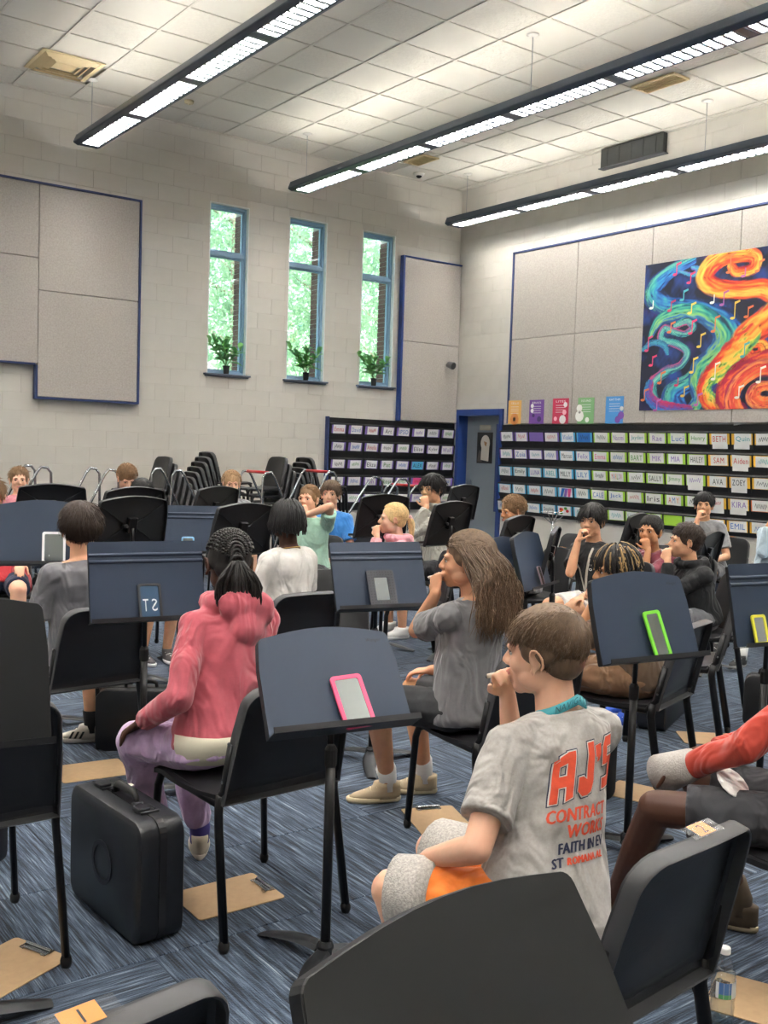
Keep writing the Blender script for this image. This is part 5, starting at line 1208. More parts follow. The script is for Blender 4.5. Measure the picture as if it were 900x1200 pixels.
def shoe(root,A,d,s,spec,o0):
    d=d.normalized(); r=Vector((d.y,-d.x,0)); ln=.245*s*1.02
    def rg(z,grow,nose=0,n=20):
        out=[]
        for i in range(n):
            a=2*math.pi*i/n; c,sn=math.cos(a),math.sin(a); y=sn*(ln/2+grow); w=(.040+.006*sn)*s+grow
            if sn<-.3: w*=.92
            out.append(A+d*(y+ln*.25)+r*(c*w)+Vector((0,0,z)))
        return out
    b=MB(); b.rings([rg(.001,-.004),rg(.008,.002),rg(.024*s,.003),rg(.027*s,-.001)]); so=_b(b,'shoe_sole',[spec['sole']],root,o0)
    b=MB(); up=[]
    for z,k in((.020,0),(.040,.15),(.058,.45),(.072,.62),(.092,.66)):
        out=[]
        for i in range(20):
            a=2*math.pi*i/20; c,sn=math.cos(a),math.sin(a); yb=-ln/2; yt=ln/2-(k*ln*.75 if z>.03 else 0); y=(yb+yt)/2+sn*(yt-yb)/2; w=(.041+.004*sn)*s*(1-.18*k); out.append(A+d*(y+ln*.25)+r*(c*w)+Vector((0,0,z*s)))
        up.append(out)
    b.rings(up); u=_b(b,'shoe_upper',[spec['upper']],root,o0)
    b=MB()
    for k in range(4):
        y=.02+.028*k; z=.083-.014*k; b.tube([A+d*(y*s+.03)+r*(q*.026*s)+Vector((0,0,(z-abs(q)*.012)*s)) for q in(-1,0,1)],.0035,6)
    _b(b,'shoe_lace',[spec.get('lace',spec['sole'])],root,o0)
    if 'stripe' in spec:
        b=MB()
        for q in(-1,1):
            for k in range(3):
                y0=.035+.026*k; pts=[]
                for (yy,z) in((y0,.028),(y0+.012,.028),(y0-.006,.064),(y0-.018,.064)): pts.append(A+d*(yy*s+.01)+r*(q*.0435*s*(1 if z<.05 else .93))+Vector((0,0,z*s)))
                b.add([p+r*(q*.002) for p in pts]+pts,[(0,1,2,3),(4,5,6,7),(0,1,5,4),(1,2,6,5),(2,3,7,6),(3,0,4,7)])
        _b(b,'shoe_stripe',[spec['stripe']],root,o0,False)
# ---- hair
def hair_mat(nm,c,c2=None): return mat('hair '+nm,c,.5,noise_s=90,noise_a=.28,spec=.45,stretch=(1,1,.35))
def scalp_pts(n,ok,rng,c=(0,-.020,.034),r=(.078,.096,.086)):
    d=rng.normal(0,1,(n*4,3)); d/=np.linalg.norm(d,axis=1,keepdims=True); d=d[ok(d)][:n]; return np.array(c)+d*np.array(r),d
def toworld(I,P):
    M=np.array(I['H']); hs=I['hs']; P=np.asarray(P)*hs; return P@M[:3,:3].T+M[:3,3]
def hair_cap(I,m,c=(0,-.020,.034),r=(.077,.094,.085),nape=True,vox=.005,dec=.5,extra=None,side=True):
    b=MB(); H=I['H']; hs=I['hs']; R3=H.to_3x3(); e=lambda c,r:b.ell(H@Vector([x*hs for x in c]),[x*hs for x in r],R3,18,12)
    e(c,r)
    if nape: e((0,-.050,-.010),(.064,.056,.058)); 
    if side:
        for x in(-1,1): e((x*.060,-.012,.012),(.018,.050,.036))
    if extra: extra(e,b,H,hs)
    return voxel(b,'hair',vox,m,I['root'],I['o0'],3,.004,dec)
def hair_short(m,n=1500,length=.035,fringe=0.0,part=None,rad=.0012,messy=.3,c=(0,-.020,.036),r=(.079,.097,.087),low=-.75,up=.35,extra=None,vox=.005,flow='front',curl=0,seg=5,facecut=.35):
    def f(I):
        hair_cap(I,m,c=(c[0],c[1],c[2]-.001),r=tuple(x-.003 for x in r),vox=vox,extra=extra); rng=np.random.default_rng(int(abs(I['hip'].x*1000))%9999)
        ok=lambda d:(d[:,2]>low+np.clip(d[:,1]+.1,0,1)*1.15)&((d[:,2]>.1+facecut*.5)|(d[:,1]<facecut))&~((np.abs(d[:,0])>.8)&(np.abs(d[:,1]-.12)<.28)&(d[:,2]<-.12))
        P,d=scalp_pts(n,ok,rng,c,r); Nn=len(P)
        crown=np.array([.10,-.55,.83]); 
        fl=d-crown; fl-=d*(fl*d).sum(1,keepdims=True); fl/=np.linalg.norm(fl,axis=1,keepdims=True)+1e-6
        if flow=='down': fl=np.tile([0,0,-1.],(Nn,1)); fl-=d*(fl*d).sum(1,keepdims=True); fl/=np.linalg.norm(fl,axis=1,keepdims=True)+1e-6
        if part: fl=fl+np.array(part); fl-=d*(fl*d).sum(1,keepdims=True); fl/=np.linalg.norm(fl,axis=1,keepdims=True)+1e-6
        fl=fl+rng.normal(0,messy,(Nn,3)); 
        Ln=length*rng.uniform(.6,1.15,(Nn,1)); 
        if fringe: Ln=Ln*(1+fringe*np.clip(d[:,1:2],0,1)*(d[:,2:3]>.2))
        S=seg; pts=[]
        for i in range(S):
            t=i/(S-1); q=P-d*.004+fl*Ln*t+d*(up*Ln*t*(1-t*.8))-np.array([0,0,1.])*(Ln*.25*t*t)
            if curl: q=q+curl*np.stack([np.cos(t*9+d[:,0]*40),np.sin(t*9+d[:,1]*40),np.sin(t*7+d[:,2]*30)],1)*t**.3
            # stay outside the skull
            e=(q-np.array(c))/np.array(r); le=np.linalg.norm(e,axis=1,keepdims=True); q=np.where(le<1.0,np.array(c)+e/le*np.array(r)*1.005,q)
            pts.append(q)
        PP=np.stack(pts,1); W_=toworld(I,PP.reshape(-1,3)).reshape(Nn,S,3)
        rr=np.array([1,1.15,1,.75,.25])[:S]*rad*I['hs']*1.6 if S==5 else np.interp(np.linspace(0,1,S),[0,.6,1],[1,1,.25])*rad*I['hs']*1.6
        strands('hair_strands',W_,rr,[m],I['root'],I['o0'],3,kind='stuff')
    return f
# ---- hair variants -------------------------------------------------
def hair_swept(m,tie,n=900,tail=None,tailr=.03,vox=.005,seg=6,rad=.0013,loose=0,lowback=True):
    """hair combed back to a tie point (head units)"""
    def f(I):
        hair_cap(I,m,c=(0,-.020,.034),r=(.0765,.0935,.084),vox=vox); rng=np.random.default_rng(5)
        ok=lambda d:((d[:,2]>-.55+np.clip(d[:,1]+.1,0,1)*1.2))&((d[:,2]>.35)|(d[:,1]<.45))&~((np.abs(d[:,0])>.85)&(np.abs(d[:,1]-.12)<.22)&(d[:,2]<-.05))
        P,d=scalp_pts(n,ok,rng); T=np.array(tie); c=np.array((0,-.020,.034)); r=np.array((.079,.097,.087)); pts=[]
        for i in range(seg):
            t=i/(seg-1); q=P*(1-t)+T*t; e=(q-c)/r; le=np.linalg.norm(e,axis=1,keepdims=True); q=np.where(le<1.01,c+e/le*r*1.01,q); pts.append(q)
        PP=np.stack(pts,1)+rng.normal(0,.0009,(len(P),seg,3)); strands('hair_strands',toworld(I,PP.reshape(-1,3)).reshape(-1,seg,3),np.full(seg,rad*I['hs']*1.7),[m],I['root'],I['o0'],3,kind='stuff')
        if tail:
            rng=np.random.default_rng(8); k=tail.get('n',500); L=tail['L']; S=8; W0=toworld(I,np.array([tie]))[0]; pts=[]
            back=-np.array(I['F']); jit=rng.normal(0,1,(k,3)); jit/=np.maximum(np.linalg.norm(jit,axis=1,keepdims=True),.6)
            Lr=L*rng.uniform(.75,1.05,(k,1)); sdv=np.array(I['Rt'])
            for i in range(S):
                t=i/(S-1); q=W0+back*(tail.get('out',.03)*math.sin(min(1,t*1.6)*1.57))+np.array([0,0,-1.])*Lr*t**1.15+sdv*(tail.get('side',0)*t)+jit*tailr*(math.sin(min(1,t*1.4+.12)*2.4)*.9+.15)*(1+tail.get('fl',0)*t); pts.append(q)
            strands('ponytail',np.stack(pts,1),np.interp(np.linspace(0,1,S),[0,.7,1],[1,1,.3])*tail.get('r',.0022),[m],I['root'],I['o0'],4,kind='stuff')
    return f
def locs(m,n,length,rad=.0052,spread=.012,m2=None,frac=.0,tie=None,cap=True,short_front=True,S=7,fall=1.0,seed=3):
    """thick rope-like locs or braids hanging from the scalp"""
    def f(I):
        if cap: hair_cap(I,m,c=(0,-.020,.033),r=(.0765,.0935,.084))
        rng=np.random.default_rng(seed); ok=lambda d:(d[:,2]>-.15+np.clip(d[:,1],0,1)*.8)&~((np.abs(d[:,0])>.8)&(np.abs(d[:,1]-.15)<.3)&(d[:,2]<.0))
        P,d=scalp_pts(n,ok,rng); c=np.array((0,-.020,.030)); r=np.array((.082,.100,.090)); k=len(P); L=length*rng.uniform(.75,1.1,(k,1)); pts=[]
        out=d.copy(); out[:,2]=0; out/=np.linalg.norm(out,axis=1,keepdims=True)+1e-6
        th0=np.arccos(np.clip(d[:,2:3],-1,1)); rm=.09; arc=np.maximum(0,(math.radians(82)-th0))*rm; tot=arc+L*rng.uniform(.7,1.0,(k,1)); ly=rng.uniform(1.0,1.09,(k,1))
        for i in range(S):
            s_=tot*(i/(S-1)); th=th0+np.minimum(s_,arc)/rm; dn=np.concatenate([out[:,:1]*np.sin(th),out[:,1:2]*np.sin(th),np.cos(th)],1)
            q=c+dn*r*ly; q=q+out*(spread*np.clip((s_-arc)/.05,0,1)*ly)-np.array([0,0,1.])*np.maximum(0,s_-arc)*fall; pts.append(q)
        PP=np.stack(pts,1)+rng.normal(0,.0025,(k,S,3))*np.linspace(.2,1,S)[None,:,None]
        mi=(rng.random(k)<frac).astype(int) if m2 else np.zeros(k,int)
        o=strands('locs',toworld(I,PP.reshape(-1,3)).reshape(k,S,3),np.interp(np.linspace(0,1,S),[0,.8,1],[1,.95,.6])*rad*I['hs'],[m]+([m2] if m2 else []),I['root'],I['o0'],6,midx=mi)
    return f
def cornrows(m,rows=11,m2=None,pony=None):
    """raised plaits running back over the skull, each a chain of small knots, then a tied bunch of twists"""
    def f(I):
        hair_cap(I,m,c=(0,-.020,.032),r=(.0755,.0925,.083)); H=I['H']; hs=I['hs']; R3=H.to_3x3()
        tie=Vector((0,-.112,.005))
        for q in range(rows):
            a=-1.72+3.44*q/(rows-1); b=MB()
            st=Vector((math.sin(a)*.98,math.cos(a*.75)*.72,.0)); N=24
            for i in range(N):
                t=i/(N-1); th=t*math.pi*.93
                d=Vector((math.sin(a)*(1-.88*max(0,(t-.35))/.65),math.cos(th)*.93,math.sin(th)*math.cos(a*.8)*1.0+.02)); 
                if t>.5: d.z=max(d.z,-.15) if False else d.z-.35*(t-.5)
                d.normalize(); p=Vector((d.x*.079,-.020+d.y*.097,.034+d.z*.087))
                if p.z<-.045 or (p.y>.045 and p.z<.05): continue
                b.k=1 if (m2 and (q*7+i)%5==0) else 0
                sg=1 if i%2 else -1; b.ell(H@((p+Vector((sg*.0018,0,0)))*hs),(.0068*hs,.0058*hs,.0052*hs),R3,7,5)
            if b.v: _b(b,'plait',[m]+([m2] if m2 else []),I['root'],I['o0'])
        if pony:
            rng=np.random.default_rng(2); k=pony['n']; S=9; W0=toworld(I,np.array([[0,-.108,.012]]))[0]; bk=-np.array(I['H'].to_3x3().col[1]); sd=np.array(I['H'].to_3x3().col[0]); pts=[]
            ang=rng.uniform(-1,1,(k,1)); dep=rng.uniform(0,1,(k,1)); L=pony['L']*rng.uniform(.8,1.08,(k,1))
            for i in range(S):
                t=i/(S-1); q=W0+bk*(.018+.030*dep*math.sin(min(1,t*1.7)*1.57)-.02*t*0)+sd*(ang*pony['w']*math.sin(min(1,t*1.25)*1.57))-np.array([0,0,1.])*(L*max(0,t-.08)-.006*math.sin(min(1,t*4)*3.14)); pts.append(q)
            PP=np.stack(pts,1)+rng.normal(0,.0015,(k,S,3)); strands('twists',PP,np.interp(np.linspace(0,1,S),[0,.85,1],[.8,1,.45])*.0046,[m],I['root'],I['o0'],6)
            b=MB(); rr=W0; b.tube([Vector(rr)+Vector((math.cos(a*.5236)*.022*I['H'].col[0][0],math.cos(a*.5236)*.022*I['H'].col[0][1],math.sin(a*.5236)*.020))+Vector(bk)*.012 for a in range(13)],.006,8,cap=False); _b(b,'hair_tie',[mat('black band','151515',.6)],I['root'],I['o0'])
    return f
def longhair(m,n=2600,L=.34,half_up=True):
    def f(I):
        hair_cap(I,m,c=(0,-.021,.034),r=(.077,.094,.085),vox=.005); rng=np.random.default_rng(11)
        ok=lambda d:((d[:,2]>-.35+np.clip(d[:,1]+.1,0,1)*1.1))&((d[:,2]>.35)|(d[:,1]<.42))&~((np.abs(d[:,0])>.85)&(np.abs(d[:,1]-.15)<.25)&(d[:,2]<-.0))
        P,d=scalp_pts(n,ok,rng); k=len(P); c=np.array((0,-.021,.032)); r=np.array((.082,.102,.09)); S=11
        W0=toworld(I,P); cw=toworld(I,np.array([c]))[0]; hs=I['hs']; M3=np.array(I['H'].to_3x3()); back=-np.array(I['fw']); sd=np.array(I['Rt'])
        x=(W0-cw)@sd; tgt_x=x*1.28+rng.normal(0,.02,k)+np.sign(x)*.0; dep=rng.uniform(0,1,k); Lr=L*rng.uniform(.62,1.06,k)
        wave=np.floor((d[:,0]+1)*9)*2.4+np.floor((d[:,2]+1)*5)*1.3+rng.uniform(0,.7,k); pts=[]; nbv=np.array(I['nb'])
        for i in range(S):
            t=i/(S-1); drop=Lr*t
            q=W0.copy()
            bd=(q-cw)@back; want=.088+.022*dep+.045*np.clip((t-.35)/.3,0,1); nbk=bd+(want-bd)*np.clip(t*2.2,0,1)**1.2
            q=q+back[None]*(nbk-bd)[:,None]+sd[None]*((tgt_x-x)*t)[:,None]; q[:,2]=W0[:,2]-drop*(.55+.45*min(1,t*2)); q+=sd[None]*(.015*np.sin(wave+t*8)*t)[:,None]+back[None]*(.011*np.cos(wave*1.7+t*8)*t)[:,None]
            e=((q-cw)@M3)/hs/r; le=np.linalg.norm(e,axis=1,keepdims=True); q=np.where((le<1.01)&(q[:,2:3]>cw[2]-.06),cw+((e/le*1.01)*r*hs)@M3.T,q); pts.append(q)
        rr=np.interp(np.linspace(0,1,S),[0,.75,1],[1,1,.25])*.0022
        strands('long_hair',np.stack(pts,1),rr,[m],I['root'],I['o0'],4,kind='stuff')
        if half_up:
            tie=Vector((0,-.118,.018)); P2,d2=scalp_pts(500,lambda d:(d[:,2]>.25)&(d[:,1]<.75),rng); seg=6; pt=[]
            T=np.array(tie)
            for i in range(seg):
                t=i/(seg-1); q=P2*(1-t)+T*t; e=(q-c)/r; le=np.linalg.norm(e,axis=1,keepdims=True); pt.append(np.where(le<1.03,c+e/le*r*1.03,q))
            strands('pulled_back_hair',toworld(I,np.stack(pt,1).reshape(-1,3)).reshape(-1,seg,3),np.full(seg,.0021),[m],I['root'],I['o0'],3,kind='stuff')
            b=MB(); b.ell(I['H']@(tie*hs),[.011]*3,None,10,8); _b(b,'hair_tie',[mat('dark elastic','3a2a22',.7)],I['root'],I['o0'])
    return f
def curly(m,n=420,rad=.0028,R0=.011,low=-.4):
    def f(I):
        hair_cap(I,m,c=(0,-.018,.036),r=(.080,.097,.088)); rng=np.random.default_rng(4)
        ok=lambda d:(d[:,2]>low+np.clip(d[:,1]+.1,0,1)*1.0)&((d[:,2]>.4)|(d[:,1]<.5)); P,d=scalp_pts(n,ok,rng,(0,-.018,.038),(.082,.100,.091)); k=len(P); S=9; u=np.cross(d,rng.normal(0,1,(k,3))); u/=np.linalg.norm(u,axis=1,keepdims=True); v=np.cross(d,u); pts=[]
        for i in range(S):
            t=i/(S-1); a=t*7.5; pts.append(P+d*(.018*t-.004)+(u*math.cos(a)+v*math.sin(a))*R0*(1-.3*t)-np.array([0,0,.010])*t)
        strands('curls',toworld(I,np.stack(pts,1).reshape(-1,3)).reshape(k,S,3),np.interp(np.linspace(0,1,S),[0,.8,1],[1,1,.5])*rad*I['hs'],[m],I['root'],I['o0'],4,kind='stuff')
    return f
HB=dict(black=hair_mat('black','1c1816'),dark=hair_mat('dark','3a2c24'),brown=hair_mat('brown','65503d'),mid=hair_mat('mid','856647'),light=hair_mat('light','ab8862'),blond=hair_mat('blond','d8b883'),jet=hair_mat('jet','131113'))
GOLD=mat('golden braid','a08050',.6)
# ---- small things the children hold
M_mp=mat('ivory plastic','ded4c4',.4)
def mouthpiece(I,label,yaw_off=0,L=.062,drop=.02):
    H=I['H']; hs=I['hs']; a=H@Vector((0,.094*hs,-.054*hs)); d=(H.to_3x3()@Vector((math.sin(R(yaw_off)),math.cos(R(yaw_off)),-.25))).normalized()
    t=thing('mouthpiece',label,'mouthpiece',tuple(a-d*.005)); MB().tube([(0,0,0),d*(L*.35),d*(L*.36),d*L],[.0035,.0045,.0055,.0055],10).build('tube',M_mp,t,smooth=True); MB().tube([d*(L*.96),d*(L*1.02)],.0064,10).build('end_ring',M_chr,t,smooth=True)
    return t
def mouth_wrist(head,hyaw,look,s,side,out=.055,fwd=.085,down=.13,hs=None):
    H=Matrix.Translation(Vector(head))@Matrix.Rotation(R(hyaw),4,'Z')@Matrix.Rotation(R(-look),4,'X'); return H@(Vector((side*out,fwd+.035,-down))*s)
def playing(label,head,hyaw,hip,yaw,side='R',look=0,s=.9,mp=None,out=.045,mpoff=0,lift=None,**k):
    sg=1 if side=='R' else -1; Wr=mouth_wrist(head,hyaw,look,s,sg,out); Hh=Matrix.Rotation(R(hyaw),3,'Z')
    hands=k.pop('hands',{}); hands=dict(hands); hands[side]=tuple(Wr)
    poles=k.pop('poles',{}); poles=dict(poles); poles.setdefault(side,tuple(Hh@Vector((sg*.22,-.05,-1))))
    hd={side:tuple(Hh@Vector((-sg*.35,.10,.9)))}; pm={side:tuple(Hh@Vector((-sg*.75,-.65,0)))}
    cu=[.35,.35]; cu[1 if side=='R' else 0]=.95
    I=person(label,head,hyaw,hip,yaw,look=look,s=s,hands=hands,poles=poles,handdir=hd,palm=pm,curl=tuple(cu),**k)
    if mp: mouthpiece(I,mp,mpoff)
    return I
def lanyard(I,m,width=.012,drop=.26,badge=None,text=None,tm=None,front=True):
    """strap round the back of the neck, then down the chest to one point"""
    sh=I['shirt']; me=sh.data; o0=Vector(I['o0']); bvh=BVHTree.FromPolygons([v.co+o0 for v in me.vertices],[p.vertices[:] for p in me.polygons])
    nb,sp,fw,Rt,s=I['nb'],I['sp'],I['fw'],I['Rt'],I['s']; pts=[]
    c=nb+sp*.024*s
    for i in range(13):
        a=math.pi*(1+i/12); pts.append(c+Rt*(math.cos(a)*.074*s)+fw*(math.sin(a)*.068*s)+sp*(-.030*s*abs(math.cos(a))))
    tip=nb-sp*drop*s
    def fr(p): 
        h=bvh.ray_cast(p+fw*.4,-fw)[0]; return (h+fw*.004) if h else p+fw*.12
    A=[pts[-1].lerp(tip,t) for t in (.12,.25,.4,.55,.7,.85,1)]; B=[pts[0].lerp(tip,t) for t in(.12,.25,.4,.55,.7,.85,1)]
    path=[fr(p) for p in B[::-1]]+pts+[fr(p) for p in A]
    b=MB(); b.k=0; vs=[];n=len(path); cc=nb-sp*.1
    for i,p in enumerate(path):
        t=(path[min(i+1,n-1)]-path[max(i-1,0)]).normalized(); rad=(p-cc); rad=(rad-t*rad.dot(t)).normalized(); w=t.cross(rad).normalized()*width*.5
        if 6<i<n-7: rad=(p-nb); rad=(rad-sp*rad.dot(sp)).normalized(); w=(sp+rad*-.25).normalized()*width*.5
        vs+= [p+w,p-w,p-w+rad*.0012,p+w+rad*.0012]
    fs=[(i*4+j,i*4+(j+1)%4,(i+1)*4+(j+1)%4,(i+1)*4+j) for i in range(n-1) for j in range(4)]+[(3,2,1,0),((n-1)*4,(n-1)*4+1,(n-1)*4+2,(n-1)*4+3)]
    b.add(vs,fs); _b(b,'lanyard_strap',[m],I['root'],I['o0'])
    if text:                                            # lettering follows the strap behind the neck
        v,f=text_poly(text,.105*s,width*.62); q=[]
        for x,y in v:
            a=1.5*math.pi+x/(.066*s)*1.0; q.append(c+Rt*(math.cos(a)*.0770*s)+fw*(math.sin(a)*.0715*s)+sp*(y-.030*s*abs(math.cos(a)))-(Rt*math.cos(a)+fw*math.sin(a))*(-.0012))
        b=MB(); b.add(q,f); _b(b,'lanyard_text',[tm],I['root'],I['o0'],False)
    if badge:
        p=fr(tip); b=MB(); M=frame4(p-Vector((0,0,.045)),Rt,fw); b.k=0; b.prism(rrect(.065,.09,.006,3),0,.003,M); b.k=1; b.prism([(-.028,-.04),(.028,-.04),(.028,.018),(-.028,.018)],.003,.0036,M); _b(b,'badge',[M_card,badge],I['root'],I['o0'],False)
    return fr
def shirt_print(I,items,mats,side=-1,name='printed_letters',up=None):
    """letters wrapped on the cloth: items = (text,u,v,w,h,mat,italic)"""
    sh=I['shirt']; me=sh.data; o0=Vector(I['o0']); bvh=BVHTree.FromPolygons([v.co+o0 for v in me.vertices],[p.vertices[:] for p in me.polygons])
    fw=I['fw']*side; rt=I['Rt']*(-side); sp=I['sp']; base=I['nb']
    bm=bmesh.new(); ml=[]
    for txt,u,v,w,h,k,lift in items:
        V,F=(text_poly(txt,w,h,.06) if isinstance(txt,str) else txt)
        vv=[bm.verts.new((x+u,y+v,lift)) for x,y in V]
        for f in F:
            try: fc=bm.faces.new([vv[i] for i in f]); fc.material_index=k
            except ValueError: pass
    bmesh.ops.triangulate(bm,faces=bm.faces)
    for _ in range(3):
        es=[e for e in bm.edges if e.calc_length()>.011]
        if not es: break
        bmesh.ops.subdivide_edges(bm,edges=es,cuts=1); bmesh.ops.triangulate(bm,faces=bm.faces)
    for v in bm.verts:
        p=base+rt*v.co.x+sp*v.co.y; h,nn,_,_=bvh.ray_cast(p+fw*.35,-fw); lift=v.co.z
        if h is None: h=bvh.find_nearest(p+fw*.12)[0]; 
        v.co=h+fw*(.0016+lift)-o0
    r=bpy.data.meshes.new(name); bm.to_mesh(r); bm.free()
    for m in mats: r.materials.append(m)
    return link(r,name,I['root'])
# ================================================================== the children
TEE=lambda nm,c,**k: cloth('cloth '+nm,c,**k)
# -- boy in the printed grey tee, nearest the camera
def aj():
    hd=(1.715,1.665,1.035)
    I=playing('boy in a grey tee printed with red letters, teal lanyard round his neck',hd,26,(1.585,1.515,.53),-4,'R',look=4,s=.90,mp='small pale mouthpiece held by the boy in the printed grey tee',skin_='fair',shirt=TEE('heather grey','a19d98',folds=.8,na=.10,ns=140),bottom=TEE('orange','ee7f2c',folds=.4),knees=[(1.37,1.77,.50),(1.60,1.90,.50)],feet=[(1.45,1.62,0),(1.62,1.66,0)],hands={'L':(1.44,1.73,.575)},poles={'L':(-.55,-.75,-.3)},vox=.0045,dec=None,disp=.016,shw=.155,shirt_low=-.22,hair=hair_short(HB['brown'],6500,.021,fringe=1.2,messy=.16,rad=.0010,low=-.80,vox=.004,up=.16,r=(.0785,.097,.087)),shoes=dict(sole=M_card,upper=M_dedge))
    lanyard(I,mat('teal strap','3f9aa6',.6),.026,.26,text='NAVIGATORS',tm=mat('strap lettering','24606c',.6))
    rd=mat('red print','cf4a2c',.8,noise_s=60,noise_a=.12); nv=mat('navy print','1f2440',.8)
    it=[]
    # block letters, each a set of quads (x,y in letter boxes 0..1)
    LET={'A':[[(0,0),(.30,0),(.30,.86),(0,.80)],[(.66,0),(1,.06),(1,1),(.66,1)],[(.0,.80),(.2,.86),(1,1),(.0,.86)],[(.28,.72),(.70,.78),(.70,1),(.28,.92)],[(.28,.30),(.70,.30),(.70,.52),(.28,.52)]],
     'J':[[(.55,.12),(1,.25),(1,1),(.55,1)],[(0,.12),(.3,0),(.62,.0),(.62,.28)],[(0,.12),(.62,.28),(.3,.38),(0,.38)],[(.6,0),(.85,.05),(1,.25),(.6,.28)]],
     "'":[[(0,.3),(1,.3),(1,1),(0,1)],[(.2,0),(.6,0),(1,.3),(.3,.3)]],
     'S':[[(0,.80),(.2,1),(1,1),(1,.80)],[(0,.46),(.36,.46),(.36,.82),(0,.82)],[(.0,.46),(1,.46),(1,.60),(0,.60)],[(.64,.16),(1,.16),(1,.5),(.64,.5)],[(0,0),(.85,0),(1,.2),(0,.2)]]}
    def let(ch,g):
        V=[];F=[]
        for q in LET[ch]:
            cx=sum(p[0] for p in q)/4; cy=sum(p[1] for p in q)/4; o=len(V)
            V+=[((p[0]+(g if p[0]>cx else -g)),(p[1]+(g*.5 if p[1]>cy else -g*.5))) for p in q]; F.append((o,o+1,o+2,o+3))
        return V,F
    for ch,x,y,w,h in (('A',-.082,-.205,.050,.108),('J',-.020,-.198,.044,.115),("'",.030,-.128,.022,.038),('S',.060,-.190,.046,.115)):
        for g,k,l in ((.09,1,0),(.05,2,.0008),(0,0,.0016)):
            V,F=let(ch,g); it.append((([(x+px*w,y+py*h+ (px*.004)) for px,py in V],F),0,0,0,0,k,l))
    for tx,u,v,w,h,k in (('CONTRACT',-.004,-.232,.160,.028,0),('WORKS',.020,-.268,.112,.028,0),('FAITH IN EV',.012,-.302,.130,.022,1),('ST',-.056,-.330,.026,.020,1),('ROMANA AL',.020,-.330,.105,.015,0)):
        for dx,dy in ((0,0),(.0014,0),(-.0014,0),(0,.001)): it.append((tx,u+dx,v+dy,w,h,k,0))
    shirt_print(I,it,[rd,nv,mat('pale outline','c9c4bd',.8)])
    # rolled terry cuffs over the knees
    terry=mat('grey terry','b9b4ae',.95,noise_s=160,noise_a=.3,bump_s=240,bump=1,bd=.003)
    for q in(0,1):
        h_,K,A=I['legs'][q]; a=h_.lerp(K,.62); c=h_.lerp(K,.97); b=MB(); b.tube([a,a.lerp(c,.5),c,c.lerp(a,.02)],[.083,.086,.082,.06],18); _b(b,'rolled_cuff',[terry],I['root'],I['o0'])
    # crew collar rib
    b=MB(); nb,sp,fw,Rt,s=I['nb'],I['sp'],I['fw'],I['Rt'],I['s']
    b.tube([nb-sp*.022*s+Rt*(math.cos(a*.2618)*.069*s)+fw*(math.sin(a*.2618)*.062*s)-fw*.004 for a in range(25)],.0065,8,cap=False); _b(b,'collar',[MATS['cloth heather grey']],I['root'],I['o0'])
aj()
# -- girl in the pink hoodie
def hood(b,I,big=1.0):
    nb,sp,fw,Rt,s=I['nb'],I['sp'],I['fw'],I['Rt'],I['s']
    for i in range(18):
        a=i*2*math.pi/18; a2=(i+1)*2*math.pi/18
        P=lambda a:nb+sp*(.004+.012*math.sin(a))*s+Rt*(math.cos(a)*.098*s)+fw*(math.sin(a)*.088*s-.014)
        b.cap(P(a),P(a2),.029*s*big,.029*s*big,8,2)
    b.ell(nb-sp*.040*s-fw*.088*s,(.10*s,.036*s,.066*s),basis(sp,Rt)); b.ell(nb-sp*.085*s-fw*.105*s,(.055*s,.026*s,.055*s),basis(sp,Rt))
M_pink=TEE('dusty pink','b5525e',folds=.9,fs=8); M_lav=TEE('lavender','b79bbf',folds=.9,fs=10)
def pinkex(b,I): hood(b,I,1.3); nb,sp,fw,Rt,s=I['nb'],I['sp'],I['fw'],I['Rt'],I['s']; b.ell(nb-sp*.03*s-fw*.10*s,(.13*s,.045*s,.075*s),basis(sp,Rt)); b.ell(nb-sp*.09*s-fw*.115*s,(.075*s,.034*s,.075*s),basis(sp,Rt))
I=person('girl in a dusty pink hoodie and lavender trousers with tied black twists',(1.628,3.09,1.098),-14,(1.53,2.95,.53),8,look=2,s=.92,skin_='deep',shirt=M_pink,sleeve='long',bottom=M_lav,blen='pants',knees=[(1.33,3.16,.50),(1.56,3.30,.50)],feet=[(1.49,3.30,0),(1.63,3.27,0)],hands={'L':(1.31,3.07,.585),'R':(1.60,3.22,.60)},poles={'L':(-.25,-1,-.4),'R':(.3,-1,-.4)},vox=.0055,dec=.6,disp=.022,shirt_low=-.05,extra=pinkex,hair=cornrows(HB['black'],19,pony=dict(n=95,L=.15,w=.080)),shoes=dict(sole=mat('cream sole','d8cdbb',.7),upper=mat('cream knit','cbbda8',.8),dir=[15,-25],lace=mat('magenta lace','c83a78',.6)),socks=mat('purple sock','4a3f8a',.8),girth=1.08,face=True)
b=MB(); F,Rt=I['F'],I['Rt']; hp=I['hip']
b.rings([[hp+Vector((0,0,z))+Rt*(math.cos(a*.35)*rx)+F*(math.sin(a*.35)*ry-.01) for a in range(18)] for z,rx,ry in((-.045,.168,.128),(.01,.172,.132),(.04,.166,.125))]); _b(b,'undershirt_hem',[mat('cream hem','cfc9b4',.9)],I['root'],I['o0'])
